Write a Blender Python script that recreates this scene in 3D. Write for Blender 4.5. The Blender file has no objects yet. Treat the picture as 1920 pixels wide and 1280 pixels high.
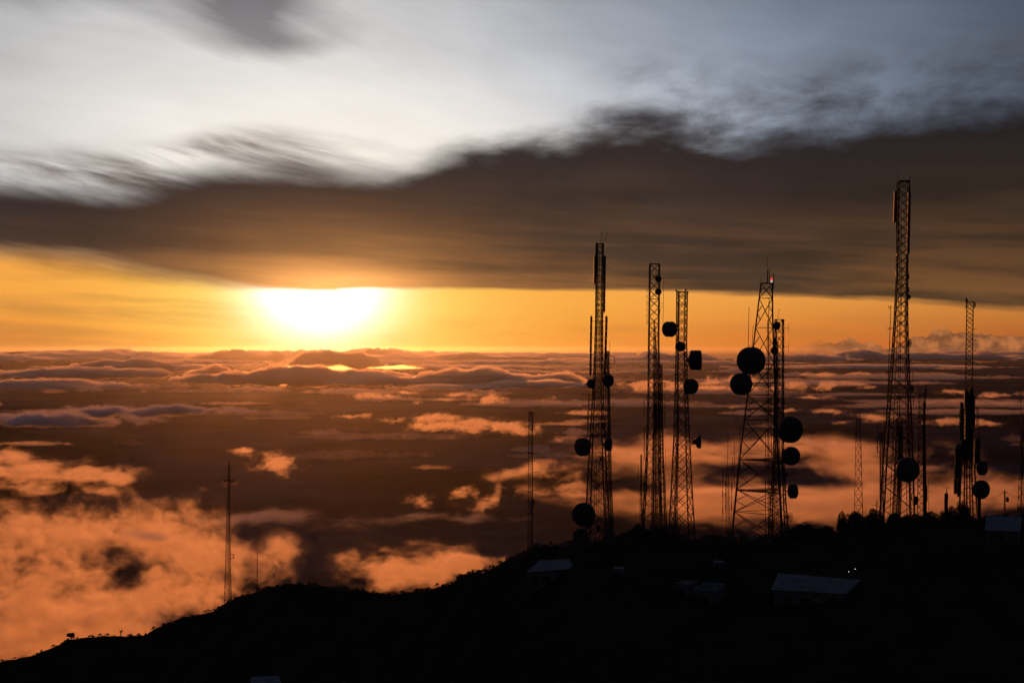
import bpy, bmesh, math, random
import numpy as np
from mathutils import Vector, Matrix
C = bpy.context.scene.collection
scn = bpy.context.scene
R = math.radians
FPX = 2667.0          # focal length in pixels of the 1920 px wide photograph (50 mm on 36 mm)
HOR = 655.0           # row of the true horizon in the photograph

# ------------------------------------------------------------------ camera
cam_d = bpy.data.cameras.new('camera'); cam = bpy.data.objects.new('camera', cam_d); C.objects.link(cam)
cam.location = (0, 0, 0); cam.rotation_euler = (R(90), 0, 0)
cam_d.lens = 50.0; cam_d.sensor_width = 36.0; cam_d.shift_y = (HOR-640)/1920.0
cam_d.clip_start = 1.0; cam_d.clip_end = 900000.0
scn.camera = cam
scn.view_settings.view_transform = 'Standard'; scn.view_settings.look = 'None'
scn.view_settings.exposure = 0.0; scn.view_settings.gamma = 1.0
scn.render.engine = 'CYCLES'
cy = scn.cycles
cy.max_bounces = 6; cy.diffuse_bounces = 2; cy.glossy_bounces = 2; cy.transmission_bounces = 2
cy.volume_bounces = 2; cy.transparent_max_bounces = 48
cy.use_denoising = True; cy.use_adaptive_sampling = True; cy.adaptive_threshold = 0.02
cy.caustics_reflective = False; cy.caustics_refractive = False
cy.volume_max_steps = 512

# ------------------------------------------------------------------ node helper: sockets with arithmetic
class S:
    def __init__(s, t, o): s.t = t; s.o = o
    def _m(s, op, *a, clamp=False):
        n = s.t.nodes.new('ShaderNodeMath'); n.operation = op; n.use_clamp = clamp
        for i, v in enumerate((s,)+a):
            if isinstance(v, S): s.t.links.new(v.o, n.inputs[i])
            else: n.inputs[i].default_value = v
        return S(s.t, n.outputs[0])
    def __add__(s, b): return s._m('ADD', b)
    __radd__ = __add__
    def __sub__(s, b): return s._m('SUBTRACT', b)
    def __rsub__(s, b): return (s*-1)+b
    def __mul__(s, b): return s._m('MULTIPLY', b)
    __rmul__ = __mul__
    def __truediv__(s, b): return s._m('DIVIDE', b)
    def pow(s, b): return s._m('POWER', b)
    def exp(s): return s._m('EXPONENT')
    def sqrt(s): return s._m('SQRT')
    def abs(s): return s._m('ABSOLUTE')
    def max(s, b): return s._m('MAXIMUM', b)
    def min(s, b): return s._m('MINIMUM', b)
    def clamp(s): return s._m('ADD', 0.0, clamp=True)
    def step(s, a, b):      # smoothstep from a to b
        n = s.t.nodes.new('ShaderNodeMapRange'); n.interpolation_type = 'SMOOTHSTEP'
        s.t.links.new(s.o, n.inputs[0])
        for i, v in ((1, a), (2, b)):
            if isinstance(v, S): s.t.links.new(v.o, n.inputs[i])
            else: n.inputs[i].default_value = v
        return S(s.t, n.outputs[0])
    def curve(s, pts, lo, hi):     # piecewise curve through (x, y) points; y between lo and hi
        x0, x1 = pts[0][0], pts[-1][0]
        q = (s-x0)*(1.0/(x1-x0))
        n = s.t.nodes.new('ShaderNodeFloatCurve'); c = n.mapping.curves[0]
        P = [((x-x0)/(x1-x0), (y-lo)/(hi-lo)) for x, y in pts]
        c.points[0].location = P[0]; c.points[1].location = P[-1]
        for p in P[1:-1]: c.points.new(*p)
        for p in c.points: p.handle_type = 'AUTO'
        n.mapping.update(); s.t.links.new(q.o, n.inputs['Value'])
        return S(s.t, n.outputs[0])*(hi-lo)+lo
def xyz(t, x, y, z):
    n = t.nodes.new('ShaderNodeCombineXYZ')
    for i, v in enumerate((x, y, z)):
        if isinstance(v, S): t.links.new(v.o, n.inputs[i])
        else: n.inputs[i].default_value = v
    return S(t, n.outputs[0])
def noise(t, vec, scale, detail=5, rough=.55, dist=0.0):
    n = t.nodes.new('ShaderNodeTexNoise'); t.links.new(vec.o, n.inputs['Vector'])
    n.inputs['Scale'].default_value = scale; n.inputs['Detail'].default_value = detail
    n.inputs['Roughness'].default_value = rough; n.inputs['Distortion'].default_value = dist
    return S(t, n.outputs[0])
def sep(t, vec):
    n = t.nodes.new('ShaderNodeSeparateXYZ'); t.links.new(vec.o, n.inputs[0])
    return [S(t, n.outputs[i]) for i in range(3)]
def col(t, c):
    n = t.nodes.new('ShaderNodeRGB'); n.outputs[0].default_value = (*c, 1); return S(t, n.outputs[0])
def lin(*c):
    return tuple((v/255/12.92 if v/255 <= .04045 else ((v/255+.055)/1.055)**2.4) for v in c)
def mix(t, f, a, b, mode='MIX'):
    n = t.nodes.new('ShaderNodeMix'); n.data_type = 'RGBA'; n.blend_type = mode; n.clamp_result = False
    if isinstance(f, S): t.links.new(f.o, n.inputs[0])
    else: n.inputs[0].default_value = f
    for i, v in ((6, a), (7, b)):
        if isinstance(v, S): t.links.new(v.o, n.inputs[i])
        else: n.inputs[i].default_value = (*v, 1)
    return S(t, n.outputs[2])
def scale_col(t, c, f):
    n = t.nodes.new('ShaderNodeVectorMath'); n.operation = 'SCALE'
    t.links.new(c.o, n.inputs[0])
    if isinstance(f, S): t.links.new(f.o, n.inputs[3])
    else: n.inputs[3].default_value = f
    return S(t, n.outputs[0])
def add_col(t, a, b): return mix(t, 1.0, a, b, 'ADD')

# ------------------------------------------------------------------ sky (directions: A = azimuth, E = height, both in 1/2667 rad)
def AE(px, py):
    a = math.atan((px-960)/FPX); return a*FPX, (HOR-py)*math.cos(a)
SUN_EL, SUN_AZ = R(2.6), math.atan((603-960)/FPX)
world = bpy.data.worlds.new('World'); scn.world = world; world.use_nodes = True
wt = world.node_tree; wt.nodes.clear()
tc = wt.nodes.new('ShaderNodeTexCoord'); dirv = S(wt, tc.outputs['Generated'])
dx, dy, dz = sep(wt, dirv)
hyp = (dx*dx+dy*dy).sqrt().max(1e-4)
A = dx._m('ARCTAN2', dy)*FPX
E = dz/hyp*FPX
sA, sE = AE(603, 560)
# --- clear air under the cloud deck
def rad(cx, cy, sx, sy):
    a, e = AE(cx, cy); u = (A-a)*(1/sx); v = (E-e)*(1/sy); return u*u+v*v
g_core = (rad(600, 540, 150, 110)*-1).exp()
g_yel = (rad(600, 575, 250, 95)*-1).exp()
g_wide = (rad(610, 600, 620, 190)*-1).exp()
low = mix(wt, E.step(-5, 115), lin(214, 110, 44), lin(236, 158, 72))
low = mix(wt, g_wide*.85, low, lin(255, 178, 68))
low = mix(wt, g_yel, low, (1.15, .92, .20))
low = add_col(wt, low, scale_col(wt, col(wt, (1.6, 1.7, 2.2)), g_core*g_core))
low = scale_col(wt, low, A.step(1700, 200)*.62+.38)
nz_l = noise(wt, xyz(wt, A*.004, E*.022, 3.3), 1.0, 4, .6)
low = mix(wt, ((nz_l-.56)*6).clamp()*E.step(95, 20)*.22, low, lin(150, 80, 45))
# --- upper sky above the deck
hi_b = (rad(600, 290, 900, 430)*-1).exp()
up = mix(wt, hi_b, (.034, .050, .082), (.84, .82, .80))
up = mix(wt, A.step(-350, 650)*.85*(1-A.step(1700, 3000)), up, add_col(wt, scale_col(wt, col(wt, (.62, .74, .95)), hi_b*.85), col(wt, (.028, .042, .07))))
nz_u = noise(wt, xyz(wt, A*.0016, E*.0042+A*.0006, 8.1), 1.0, 7, .55, .4)
nz_f = noise(wt, xyz(wt, A*.0030+E*.001, E*.0120+A*.0014, 2.1), 1.0, 7, .6, .3)
up = scale_col(wt, up, (nz_u-.5)*.8+(nz_f-.5)*.35+1.0)
blob = (rad(470, 10, 120, 80)*-1).exp()*1.1+(rad(540, 85, 130, 26)*-1).exp()*.5+(rad(120, -30, 330, 80)*-1).exp()*.6+(rad(650, 60, 90, 30)*-1).exp()*.3
nz_b = noise(wt, xyz(wt, A*.0045+E*.004, E*.011+A*.003, 1.7), 1.0, 7, .58, .2)
up = mix(wt, ((blob+(nz_b-.5)*1.1)*1.2-.30).clamp()*.78, up, lin(88, 84, 92))
warm = (rad(650, 285, 470, 120)*-1).exp()
up = mix(wt, warm*.75, up, (.97, .89, .78))
# --- deck of dark cloud
def line(pts): return [(AE(x, 600)[0], AE(x, y)[1]) for x, y in pts]
top_pts = line([(-900, 350), (0, 352), (130, 352), (240, 350), (330, 336), (400, 318), (480, 312), (620, 320), (740, 322), (830, 286), (900, 262), (1050, 245), (1160, 212), (1250, 222), (1380, 250), (1480, 252), (1600, 232), (1750, 214), (1920, 196), (2700, 120)])
bot_pts = line([(-900, 450), (0, 490), (150, 502), (260, 520), (330, 531), (450, 543), (620, 545), (720, 540), (960, 541), (1150, 545), (1300, 552), (1450, 556), (1650, 564), (1920, 580), (2700, 600)])
lo, hi = 40., 620.
Ac = A.max(top_pts[0][0]).min(top_pts[-1][0])
topc = Ac.curve(top_pts, lo, hi)+Ac.step(100, 1000)*10.0; botc = Ac.curve(bot_pts, lo, hi)
nz1 = noise(wt, xyz(wt, A*.0040, E*.013, 0.0), 1.0, 8, .56, .12)
nz2 = noise(wt, xyz(wt, A*.0034+E*.003, E*.021+A*.0042, 5.0), 1.0, 7, .58, .35)     # streaks falling to the right
nz3 = noise(wt, xyz(wt, A*.0062-E*.004, E*.0125+A*.001, 9.0), 1.0, 8, .6, .18)
nz4 = noise(wt, xyz(wt, A*.0016, E*.020+A*.0010, 12.0), 1.0, 6, .6, .2)              # long level streaks
kr = A.step(-350, 100)*.7+.3
edge_t = topc+((nz1-.5)*120+(nz3-.5)*80)*kr+(nz2-.5)*46*(1-kr)+18-E
m_top = edge_t.step(-26, 48+kr*26)
wl = (A*-1).step(300, 760)
edge_b = E-botc+(nz4-.5)*46+(nz1-.5)*14+wl*(nz2-.5)*60
m_bot = edge_b.step(-5-wl*16.0, 9+wl*26.0)
deckm = m_top*m_bot
streak = ((nz2-.39)*4.5).clamp()*(E-(topc-40)).step(-30, 10)*(topc+92-E).step(0, 60)*(1-A.step(-480, -150))
right = ((nz3-.36)*3.2).clamp()*A.step(60, 420)*(topc+170-E).step(0, 110)*.86*(E-topc).step(-60, -10)
yy = ((E-botc)/(topc-botc)).clamp()
dk = mix(wt, yy.pow(.55), lin(98, 74, 54), lin(50, 46, 51))
dk = mix(wt, A.step(100, 900)*.9, dk, mix(wt, yy.pow(.6), lin(90, 68, 46), lin(34, 32, 36)))
dk = scale_col(wt, dk, ((nz4-.5)*.24+(nz3-.5)*.5+(nz1-.5)*.7+1.0)*.66)
dk = mix(wt, (1-yy).pow(3)*((nz4-.42)*5).clamp()*.34, dk, lin(190, 125, 68))
gl = (rad(618, 548, 165, 46)*-1).exp()*.80+(rad(625, 500, 250, 95)*-1).exp()*.24
dk = add_col(wt, dk, scale_col(wt, col(wt, (1.0, .42, .11)), gl*((nz4-.5)*1.4+1.0)))
grey = mix(wt, (E-topc).step(0, 120), lin(46, 44, 48), lin(78, 80, 87))
grey = scale_col(wt, grey, (nz1-.5)*1.3+1.0)
sky = mix(wt, E.step(botc-10.0, botc+90.0), low, up)
wisp_l = ((nz4-.46)*6).clamp()*(botc-34-E).step(-60, 0)*(botc-E).step(-10, 14)*(wl*.8+A.step(100, 700)*.5)
sky = mix(wt, wisp_l*.6, sky, lin(176, 118, 62))
sky = mix(wt, (streak*.85).clamp(), sky, lin(96, 82, 76))
sky = mix(wt, right, sky, grey)
sky = mix(wt, deckm, sky, dk)
# --- cumulus heads standing on the horizon, far to the right
bump = A.curve([(-5000, 0), AE(1500, 655)[:1]+(4,), AE(1570, 655)[:1]+(22,), AE(1640, 655)[:1]+(6,), AE(1690, 655)[:1]+(14,), AE(1716, 655)[:1]+(26,), AE(1742, 655)[:1]+(8,), AE(1765, 655)[:1]+(34,), AE(1850, 655)[:1]+(30,), AE(1900, 655)[:1]+(24,), (2200, 30), (5000, 0)], 0, 50)
nzc = noise(wt, xyz(wt, A*.036, E*.040, 4.0), 1.0, 4, .55, .1)
mc = (bump+(nzc-.5)*60-E).step(0, 4)*A.step(480, 640)
cc = mix(wt, ((nzc-.46)*5).clamp(), lin(112, 74, 50), lin(186, 116, 68))
sky = mix(wt, mc*.9, sky, cc)
# --- darkness behind and overhead, and below the horizon
back = (A.abs()).step(1100, 4200)
top = E.step(620, 3600)
dusk = mix(wt, E.step(0, 1800), lin(46, 34, 36), lin(34, 40, 54))
sky = mix(wt, back, sky, dusk)
sky = mix(wt, top, sky, lin(56, 64, 82))
sky = mix(wt, (E*-1).step(0, 12), sky, lin(120, 62, 34))
nish = wt.nodes.new('ShaderNodeTexSky'); nish.sky_type = 'NISHITA'; nish.sun_disc = False
nish.sun_elevation = SUN_EL; nish.sun_rotation = SUN_AZ
sky = add_col(wt, sky, scale_col(wt, S(wt, nish.outputs[0]), .0006))
bg = wt.nodes.new('ShaderNodeBackground'); wt.links.new(sky.o, bg.inputs['Color']); bg.inputs['Strength'].default_value = 1.0
wo = wt.nodes.new('ShaderNodeOutputWorld'); wt.links.new(bg.outputs[0], wo.inputs['Surface'])
world.cycles.sampling_method = 'MANUAL'; world.cycles.sample_map_resolution = 512

# ------------------------------------------------------------------ sun
sl = bpy.data.lights.new('sun', 'SUN'); so = bpy.data.objects.new('sun', sl); C.objects.link(so)
sl.energy = 2.0; sl.color = (1.0, .27, .055); sl.angle = R(.6)
sd = Vector((math.sin(SUN_AZ)*math.cos(SUN_EL), math.cos(SUN_AZ)*math.cos(SUN_EL), math.sin(SUN_EL)))
so.rotation_euler = (-sd).to_track_quat('-Z', 'Y').to_euler()

# ------------------------------------------------------------------ scene helpers
def tag(o, label=None, cat=None, group=None, kind=None):
    if label: o['label'] = label
    if cat: o['category'] = cat
    if group: o['group'] = group
    if kind: o['kind'] = kind
    return o
def at(px, py, Y): return Vector(((px-960)/FPX*Y, Y, (HOR-py)/FPX*Y))
def mesh_np(name, v, f, mat, parent=None, smooth=True):
    me = bpy.data.meshes.new(name)
    v = np.asarray(v, np.float32); f = np.asarray(f, np.int32)
    me.vertices.add(len(v)); me.vertices.foreach_set('co', v.ravel())
    k = f.shape[1]
    me.loops.add(f.size); me.loops.foreach_set('vertex_index', f.ravel())
    me.polygons.add(len(f)); me.polygons.foreach_set('loop_start', np.arange(len(f), dtype=np.int32)*k)
    me.polygons.foreach_set('use_smooth', np.full(len(f), smooth))
    me.update(calc_edges=True); me.validate()
    me.materials.append(mat)
    o = bpy.data.objects.new(name, me); C.objects.link(o)
    if parent: o.parent = parent
    return o
def vol_mat(name, color, density, aniso):
    m = bpy.data.materials.new(name); m.use_nodes = True; t = m.node_tree; t.nodes.clear()
    p = t.nodes.new('ShaderNodeVolumePrincipled'); p.inputs['Color'].default_value = (*color, 1)
    p.inputs['Density'].default_value = density; p.inputs['Anisotropy'].default_value = aniso
    o = t.nodes.new('ShaderNodeOutputMaterial'); t.links.new(p.outputs[0], o.inputs['Volume'])
    return m
# ------------------------------------------------------------------ haze
LOW = -1500.0
HX, HY0, HY1, HTOP = 160000., -3000., 240000., 260.
def box_mesh(name, a, b, mat):
    v = [(x, y, z) for x in (a[0], b[0]) for y in (a[1], b[1]) for z in (a[2], b[2])]
    f = [(0, 1, 3, 2), (4, 6, 7, 5), (0, 4, 5, 1), (2, 3, 7, 6), (0, 2, 6, 4), (1, 5, 7, 3)]
    return mesh_np(name, v, f, mat, smooth=False)
haze = box_mesh('haze', (-HX, HY0, LOW-31), (HX, HY1, HTOP), vol_mat('haze_air', (.82, .88, .96), 1/1250000., .86))
tag(haze, 'warm haze over the far lowland under the sunset', kind='stuff')

# ------------------------------------------------------------------ ground far below
def pmat(name, base, rough=.9, nscale=None, vary=.3, metal=0.0, spec=.2):
    m = bpy.data.materials.new(name); m.use_nodes = True; t = m.node_tree
    b = t.nodes['Principled BSDF']; b.inputs['Roughness'].default_value = rough; b.inputs['Metallic'].default_value = metal
    b.inputs['Specular IOR Level'].default_value = spec
    if nscale:
        g = t.nodes.new('ShaderNodeNewGeometry')
        n = noise(t, S(t, g.outputs['Position']), nscale, 5, .6)
        c = mix(t, n.step(.3, .7), tuple(v*(1-vary) for v in base), tuple(v*(1+vary) for v in base))
        t.links.new(c.o, b.inputs['Base Color'])
    else: b.inputs['Base Color'].default_value = (*base, 1)
    return m
rng = np.random.default_rng(5)
def _perm(seed): return np.random.default_rng(seed).random((256, 256))
def vnoise(x, y, seed):
    g = _perm(seed); xi = np.floor(x).astype(int); yi = np.floor(y).astype(int)
    fx = x-xi; fy = y-yi; fx = fx*fx*(3-2*fx); fy = fy*fy*(3-2*fy)
    a = g[xi % 256, yi % 256]; b = g[(xi+1) % 256, yi % 256]; c = g[xi % 256, (yi+1) % 256]; d = g[(xi+1) % 256, (yi+1) % 256]
    return (a*(1-fx)+b*fx)*(1-fy)+(c*(1-fx)+d*fx)*fy
def fbm(x, y, seed=0, oct=6, gain=.5, ridged=False):
    s = 0; a = 1; tot = 0
    for i in range(oct):
        n = vnoise(x*2**i+17*i, y*2**i+31*i, seed+i)
        if ridged: n = 1-abs(2*n-1)
        s = s+a*n; tot += a; a *= gain
    return s/tot
ys = np.concatenate([[-2500, -500], np.geomspace(900, 238000, 150)]); us = np.linspace(-1, 1, 161)
G = np.array([[(u*min(158000, 3000+abs(y)*1.1), y) for u in us] for y in ys])
X, Y = G[..., 0], G[..., 1]
Z = LOW+260*(fbm(X/5000, Y/5000, 50, 5)-.5)*np.clip(Y/4000, 0, 1)*np.clip((90000-Y)/60000, 0, 1)
def grid_faces(n, m):
    i = np.arange(n-1)[:, None]*m+np.arange(m-1)[None]; i = i.ravel()
    return np.stack([i, i+1, i+m+1, i+m], 1)
lowland = mesh_np('ground', np.stack([X, Y, Z], -1).reshape(-1, 3), grid_faces(*X.shape), pmat('lowland_haze_tint', (.022, .028, .044), 1.0, .00035, .8, spec=0))  # blue-grey haze tone and stratus mottling are put into the ground colour
tag(lowland, kind='structure')

# ------------------------------------------------------------------ low clouds: closed bodies of even density
CM = {}
def cmat(dens, g=.6, c=(.98, .87, .74)):
    k = (round(dens, 6), g, c)
    if k not in CM: CM[k] = vol_mat('cloud_vapour', c, dens, g)
    return CM[k]
def cloud(name, label, px, py, w, h, alt, dens, seed, depth=None, puff=1.0, nx=150, ny=60, rag=.9, skew=0., g=.6, flat=.35, dpx=None):
    """px,py: where its foot stands; w: width, h: height in photograph pixels; alt: altitude of its foot"""
    Y0 = alt*-FPX/(py-HOR); s = Y0/FPX
    W = w*s/2; H = h*s; D = (depth if depth else W*.5)
    u = np.linspace(-1.15, 1.15, nx); v = np.linspace(-1.15, 1.15, ny)
    U, V = np.meshgrid(u, v)
    k = W*1.0
    X = U*W; Yl = V*D
    cell = max(H*1.6, W*.10)
    n1 = fbm(X/cell+seed*3.1, Yl/cell+seed*1.7, seed, 6, .55)
    n2 = fbm(X/(W*.55)+seed*.7, Yl/(W*.55)+seed, seed+40, 3, .5)
    bil = fbm(X/(cell*.55)+9, Yl/(cell*.55)+4, seed+80, 5, .5, ridged=True)
    r2 = U**2+V**2
    t = 1-r2**.9+rag*(n1-.5)*2.0+rag*(n2-.5)*1.6
    t = np.clip(t, 0, None)/1.1
    sh = np.clip(t, 0, 1.6)**.75
    top = H*sh*(.72+.55*puff*(bil-.45))
    bot = -H*flat*sh*(.5+n1)
    edge = (t <= 0); 
    edge[0, :] = edge[-1, :] = True; edge[:, 0] = edge[:, -1] = True
    top = np.where(edge, 0, np.maximum(top, 0)+H*.01); bot = np.where(edge, 0, np.minimum(bot, 0)-H*.01)
    wx = (fbm(X/cell*1.3, Yl/cell*1.3, seed+7, 4)-.5)*cell*.5; wy = (fbm(X/cell*1.3+50, Yl/cell*1.3, seed+9, 4)-.5)*cell*.5
    x0 = (px-960)*s; base = alt
    Xw = x0+X+wx; Yw = Y0+Yl+wy+0
    zc = base+skew*X
    n = nx*ny
    vt = np.stack([Xw, Yw, zc+top], -1).reshape(-1, 3); vb = np.stack([Xw, Yw, zc+bot], -1).reshape(-1, 3)
    e = edge.ravel(); idx = np.full(n, -1); inner = np.where(~e)[0]
    ib = np.arange(n); ib[inner] = n+np.arange(len(inner))
    F = grid_faces(ny, nx); keep = ~(e[F].all(1)); F = F[keep]
    Fb = ib[F][:, ::-1]
    V3 = np.concatenate([vt, vb[inner]]); FF = np.concatenate([F, Fb])
    used, inv = np.unique(FF, return_inverse=True); V3 = V3[used]; FF = inv.reshape(FF.shape)
    o = mesh_np(name, V3, FF, cmat(dens, g))
    tag(o, label, kind='stuff')
    return o

# ------------------------------------------------------------------ near clouds: vapour of uneven density (a volume grid made by geometry nodes)
def vapour_mat(name, aniso, c=(.98, .87, .74), k=1.0):
    m = bpy.data.materials.new(name); m.use_nodes = True; t = m.node_tree; t.nodes.clear()
    p = t.nodes.new('ShaderNodeVolumePrincipled'); p.inputs['Color'].default_value = (*c, 1)
    p.inputs['Density'].default_value = 1.0; p.inputs['Anisotropy'].default_value = aniso
    p.inputs['Density Attribute'].default_value = 'density'
    o = t.nodes.new('ShaderNodeOutputMaterial'); t.links.new(p.outputs[0], o.inputs['Volume'])
    m.cycles.volume_step_rate = k
    return m
VM = vapour_mat('drifting_vapour', .6)
VG = vapour_mat('grey_vapour', .25, (.95, .93, .95))
def vapour(name, label, blobs, dens, vox, nscale, seed, thr=.25, soft=.35, amp=1.3, stretch=(1, 1, 1), mat=None, zcut=None, detail=5):
    """blobs: (px, py, half width px, half height px, distance, half depth m[, weight])"""
    B = []
    for b in blobs:
        p = at(b[0], b[1], b[4]); s = b[4]/FPX
        B.append((p, b[2]*s, b[5], b[3]*s, b[6] if len(b) > 6 else 1.0))
    pad = 1.25
    mn = Vector([min(p[i]-r[i]*pad for p, *r, w in B if w > 0) for i in range(3)])
    mx = Vector([max(p[i]+r[i]*pad for p, *r, w in B if w > 0) for i in range(3)])
    org = (mn+mx)/2
    g = bpy.data.node_groups.new(name, 'GeometryNodeTree')
    g.interface.new_socket('Geometry', in_out='OUTPUT', socket_type='NodeSocketGeometry')
    pos = S(g, g.nodes.new('GeometryNodeInputPosition').outputs[0])
    x, y, z = sep(g, pos)
    # warp
    wv = noise(g, xyz(g, x*(1/nscale), y*(1/nscale), z*(1/nscale)+seed*7.7), .8, 2, .5)-.5
    wv2 = noise(g, xyz(g, x*(1/nscale)+40, y*(1/nscale), z*(1/nscale)+seed*3.1), .8, 2, .5)-.5
    xw = x+wv*(nscale*.9); zw = z+wv2*(nscale*.55)
    tot = None
    for p, rx, ry, rz, w in B:
        q = p-org
        a = (xw-q.x)*(1/rx); b = (y-q.y)*(1/ry); c = (zw-q.z)*(1/rz)
        e = ((a*a+b*b+c*c)*-1.6).exp()*w
        tot = e if tot is None else tot+e
    n = noise(g, xyz(g, x*(1/nscale/stretch[0]), y*(1/nscale/stretch[1]), z*(1/nscale/stretch[2])+seed), 1.0, 2, .5, .3)
    n2 = noise(g, xyz(g, xw*(3.1/nscale/stretch[0]), y*(3.1/nscale/stretch[1]), zw*(3.1/nscale/stretch[2])+seed), 1.0, detail, .66, .5)
    f = ((tot.min(1.1)+(n-.5)*amp*1.35+(n2-.5)*amp*1.35-thr)*(1/soft)).max(0.0).min(1.6)
    d = f*f*(tot.step(.02, .15))*dens
    vc = g.nodes.new('GeometryNodeVolumeCube')
    g.links.new(d.o, vc.inputs['Density'])
    size = mx-mn
    vc.inputs['Min'].default_value = -size/2; vc.inputs['Max'].default_value = size/2
    for i, k in enumerate('XYZ'):
        vc.inputs['Resolution '+k].default_value = max(8, min(420, int(size[i]/vox[i])))
    sm = g.nodes.new('GeometryNodeSetMaterial'); sm.inputs['Material'].default_value = mat or VM
    go = g.nodes.new('NodeGroupOutput')
    g.links.new(vc.outputs[0], sm.inputs[0]); g.links.new(sm.outputs[0], go.inputs[0])
    me = bpy.data.meshes.new(name)
    o = bpy.data.objects.new(name, me); C.objects.link(o); o.location = org
    md = o.modifiers.new('vapour', 'NODES'); md.node_group = g
    tag(o, label, kind='stuff')
    return o
# ------------------------------------------------------------------ the sea of cloud
_n = [0]
def vap(label, blobs, dens=.004, ns=34, alt=-600., seed=None, foot=None, vpx=1.7, thr=.17, soft=.55, amp=1.6, stretch=(1.35, 1.35, .75), dk=1.0, **kw):
    """blobs in photograph pixels (cx, cy, rx, ry[, weight]); the distance follows from the altitude of the layer"""
    _n[0] += 1
    out = []
    for b in blobs:
        f = foot if foot else b[1]+b[3]*.8
        Yb = -alt*FPX/(f-HOR); s = Yb/FPX
        out.append((b[0], b[1], b[2], b[3], Yb, max(b[2]*.35, b[3]*.8)*s*dk)+tuple(b[4:5]))
    Ym = sum(o[4] for o in out)/len(out); s = Ym/FPX
    return vapour('low_cloud', label, out, dens*1.7, (vpx*s, vpx*s*2.2, vpx*s*.8), ns*s, seed or _n[0]*1.37, thr, soft, amp, stretch, **kw)
# near banks
vap('great orange bank of cloud rolling up behind the left end of the ridge',
    [(40, 1010, 190, 65), (250, 985, 150, 55), (60, 1150, 230, 110), (370, 1040, 110, 70), (300, 1120, 190, 60), (470, 1065, 90, 50, .75), (520, 1040, 50, 34, .6), (112, 1100, 42, 26, -.7), (165, 1052, 44, 18, -.6), (243, 1078, 26, 36, -.8), (200, 1102, 44, 18, -.6), (290, 1092, 34, 14, -.5), (375, 1040, 30, 14, -.5), (405, 1085, 26, 22, -.6), (330, 1010, 26, 10, -.3), (180, 1210, 220, 60)],
    dens=.0034, ns=70, foot=1130, vpx=2.3, thr=.20, soft=.50, amp=1.9, stretch=(1.2, 1.2, .9), seed=4.2, dk=.8, detail=6)
vap('ragged orange cloud rising behind the dip of the ridge',
    [(715, 1060, 80, 38), (840, 1050, 75, 42), (780, 1085, 95, 40), (900, 1060, 60, 25, .7), (640, 1040, 40, 16, .6)],
    dens=.0050, ns=60, foot=1085, vpx=2.2, thr=.25, seed=2.3, detail=6)
vap('long ragged orange cloud at the left edge above the great bank',
    [(30, 880, 110, 28), (150, 890, 95, 24), (225, 893, 50, 22, .8), (20, 850, 40, 16, .6), (60, 920, 90, 12, .5), (200, 925, 60, 8, .4)],
    dens=.0045, ns=46, foot=925, vpx=2.0, seed=6.6, stretch=(1.8, 1.5, .8))
vap('wide layered bank of orange and grey cloud behind the masts',
    [(1130, 850, 90, 22, .8), (1270, 850, 170, 38), (1480, 845, 220, 34), (1650, 875, 150, 34), (1340, 935, 240, 48), (1560, 950, 260, 50), (1780, 925, 160, 36), (1880, 930, 120, 40), (1120, 935, 110, 28, .8), (1440, 905, 240, 9, -.45), (1640, 868, 110, 8, -.35), (1300, 915, 120, 9, -.4)],
    dens=.0026, ns=95, foot=940, vpx=3.0, thr=.27, soft=.55, amp=1.5, stretch=(2.4, 2.2, .75), seed=11.3, dk=.8, detail=6)
vap('soft grey streak of cloud behind the thin mast',
    [(450, 970, 120, 16), (560, 960, 90, 14, .8), (620, 985, 80, 10, .6), (590, 935, 40, 12, .6)], dens=.0022, ns=50, seed=3.9, stretch=(2.6, 2, .7), foot=985, mat=VG)
vap('low grey streak of cloud over the middle valley',
    [(760, 968, 90, 9, .9), (900, 972, 90, 9, .9), (680, 975, 70, 7, .7)], dens=.0024, ns=40, seed=8.2, stretch=(2.6, 2, .6), foot=985, mat=VG)
vap('small orange puff with a curled tail in the middle distance',
    [(868, 928, 34, 16, 1.1), (905, 948, 28, 18, 1.0), (932, 930, 15, 20, .9)], dens=.0060, ns=24, seed=5.1, vpx=1.3)
vap('little round orange puff left of the curled one', [(785, 938, 30, 13, 1.1)], dens=.0055, ns=20, seed=9.4, vpx=1.3)
vap('orange cloud tufts above the thin mast on the left',
    [(515, 868, 44, 20, 1.2), (455, 846, 32, 8, 1.0), (540, 885, 26, 10, .6), (578, 870, 8, 5, .8), (378, 918, 16, 7, .7), (420, 905, 26, 6, .5)], dens=.0060, ns=26, seed=13.7, vpx=1.4, foot=893)
vap('pale domed cloud left of the tall masts',
    [(1005, 880, 75, 17), (950, 890, 60, 10, .6), (1070, 905, 60, 15, .7), (1060, 925, 80, 20, .8), (975, 925, 30, 13, .5)], dens=.0032, ns=44, seed=7.4, stretch=(1.8, 1.6, .8), foot=925)
vap('bright orange cloud strip in two lobes in the middle of the valley',
    [(810, 782, 48, 9), (800, 800, 40, 9), (880, 795, 75, 13), (955, 803, 60, 10, .9), (985, 812, 30, 7, .6), (1060, 822, 40, 8, .5), (757, 815, 12, 6, .6), (850, 818, 12, 7, .7)], dens=.0050, ns=22, seed=12.1, vpx=1.3, foot=820)
vap('small orange strip left of the bright one',
    [(650, 780, 26, 5), (688, 778, 22, 5), (735, 788, 26, 6, .8), (680, 820, 12, 3, .6)], dens=.0050, ns=15, seed=14.4, vpx=1.1, foot=792)
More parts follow.
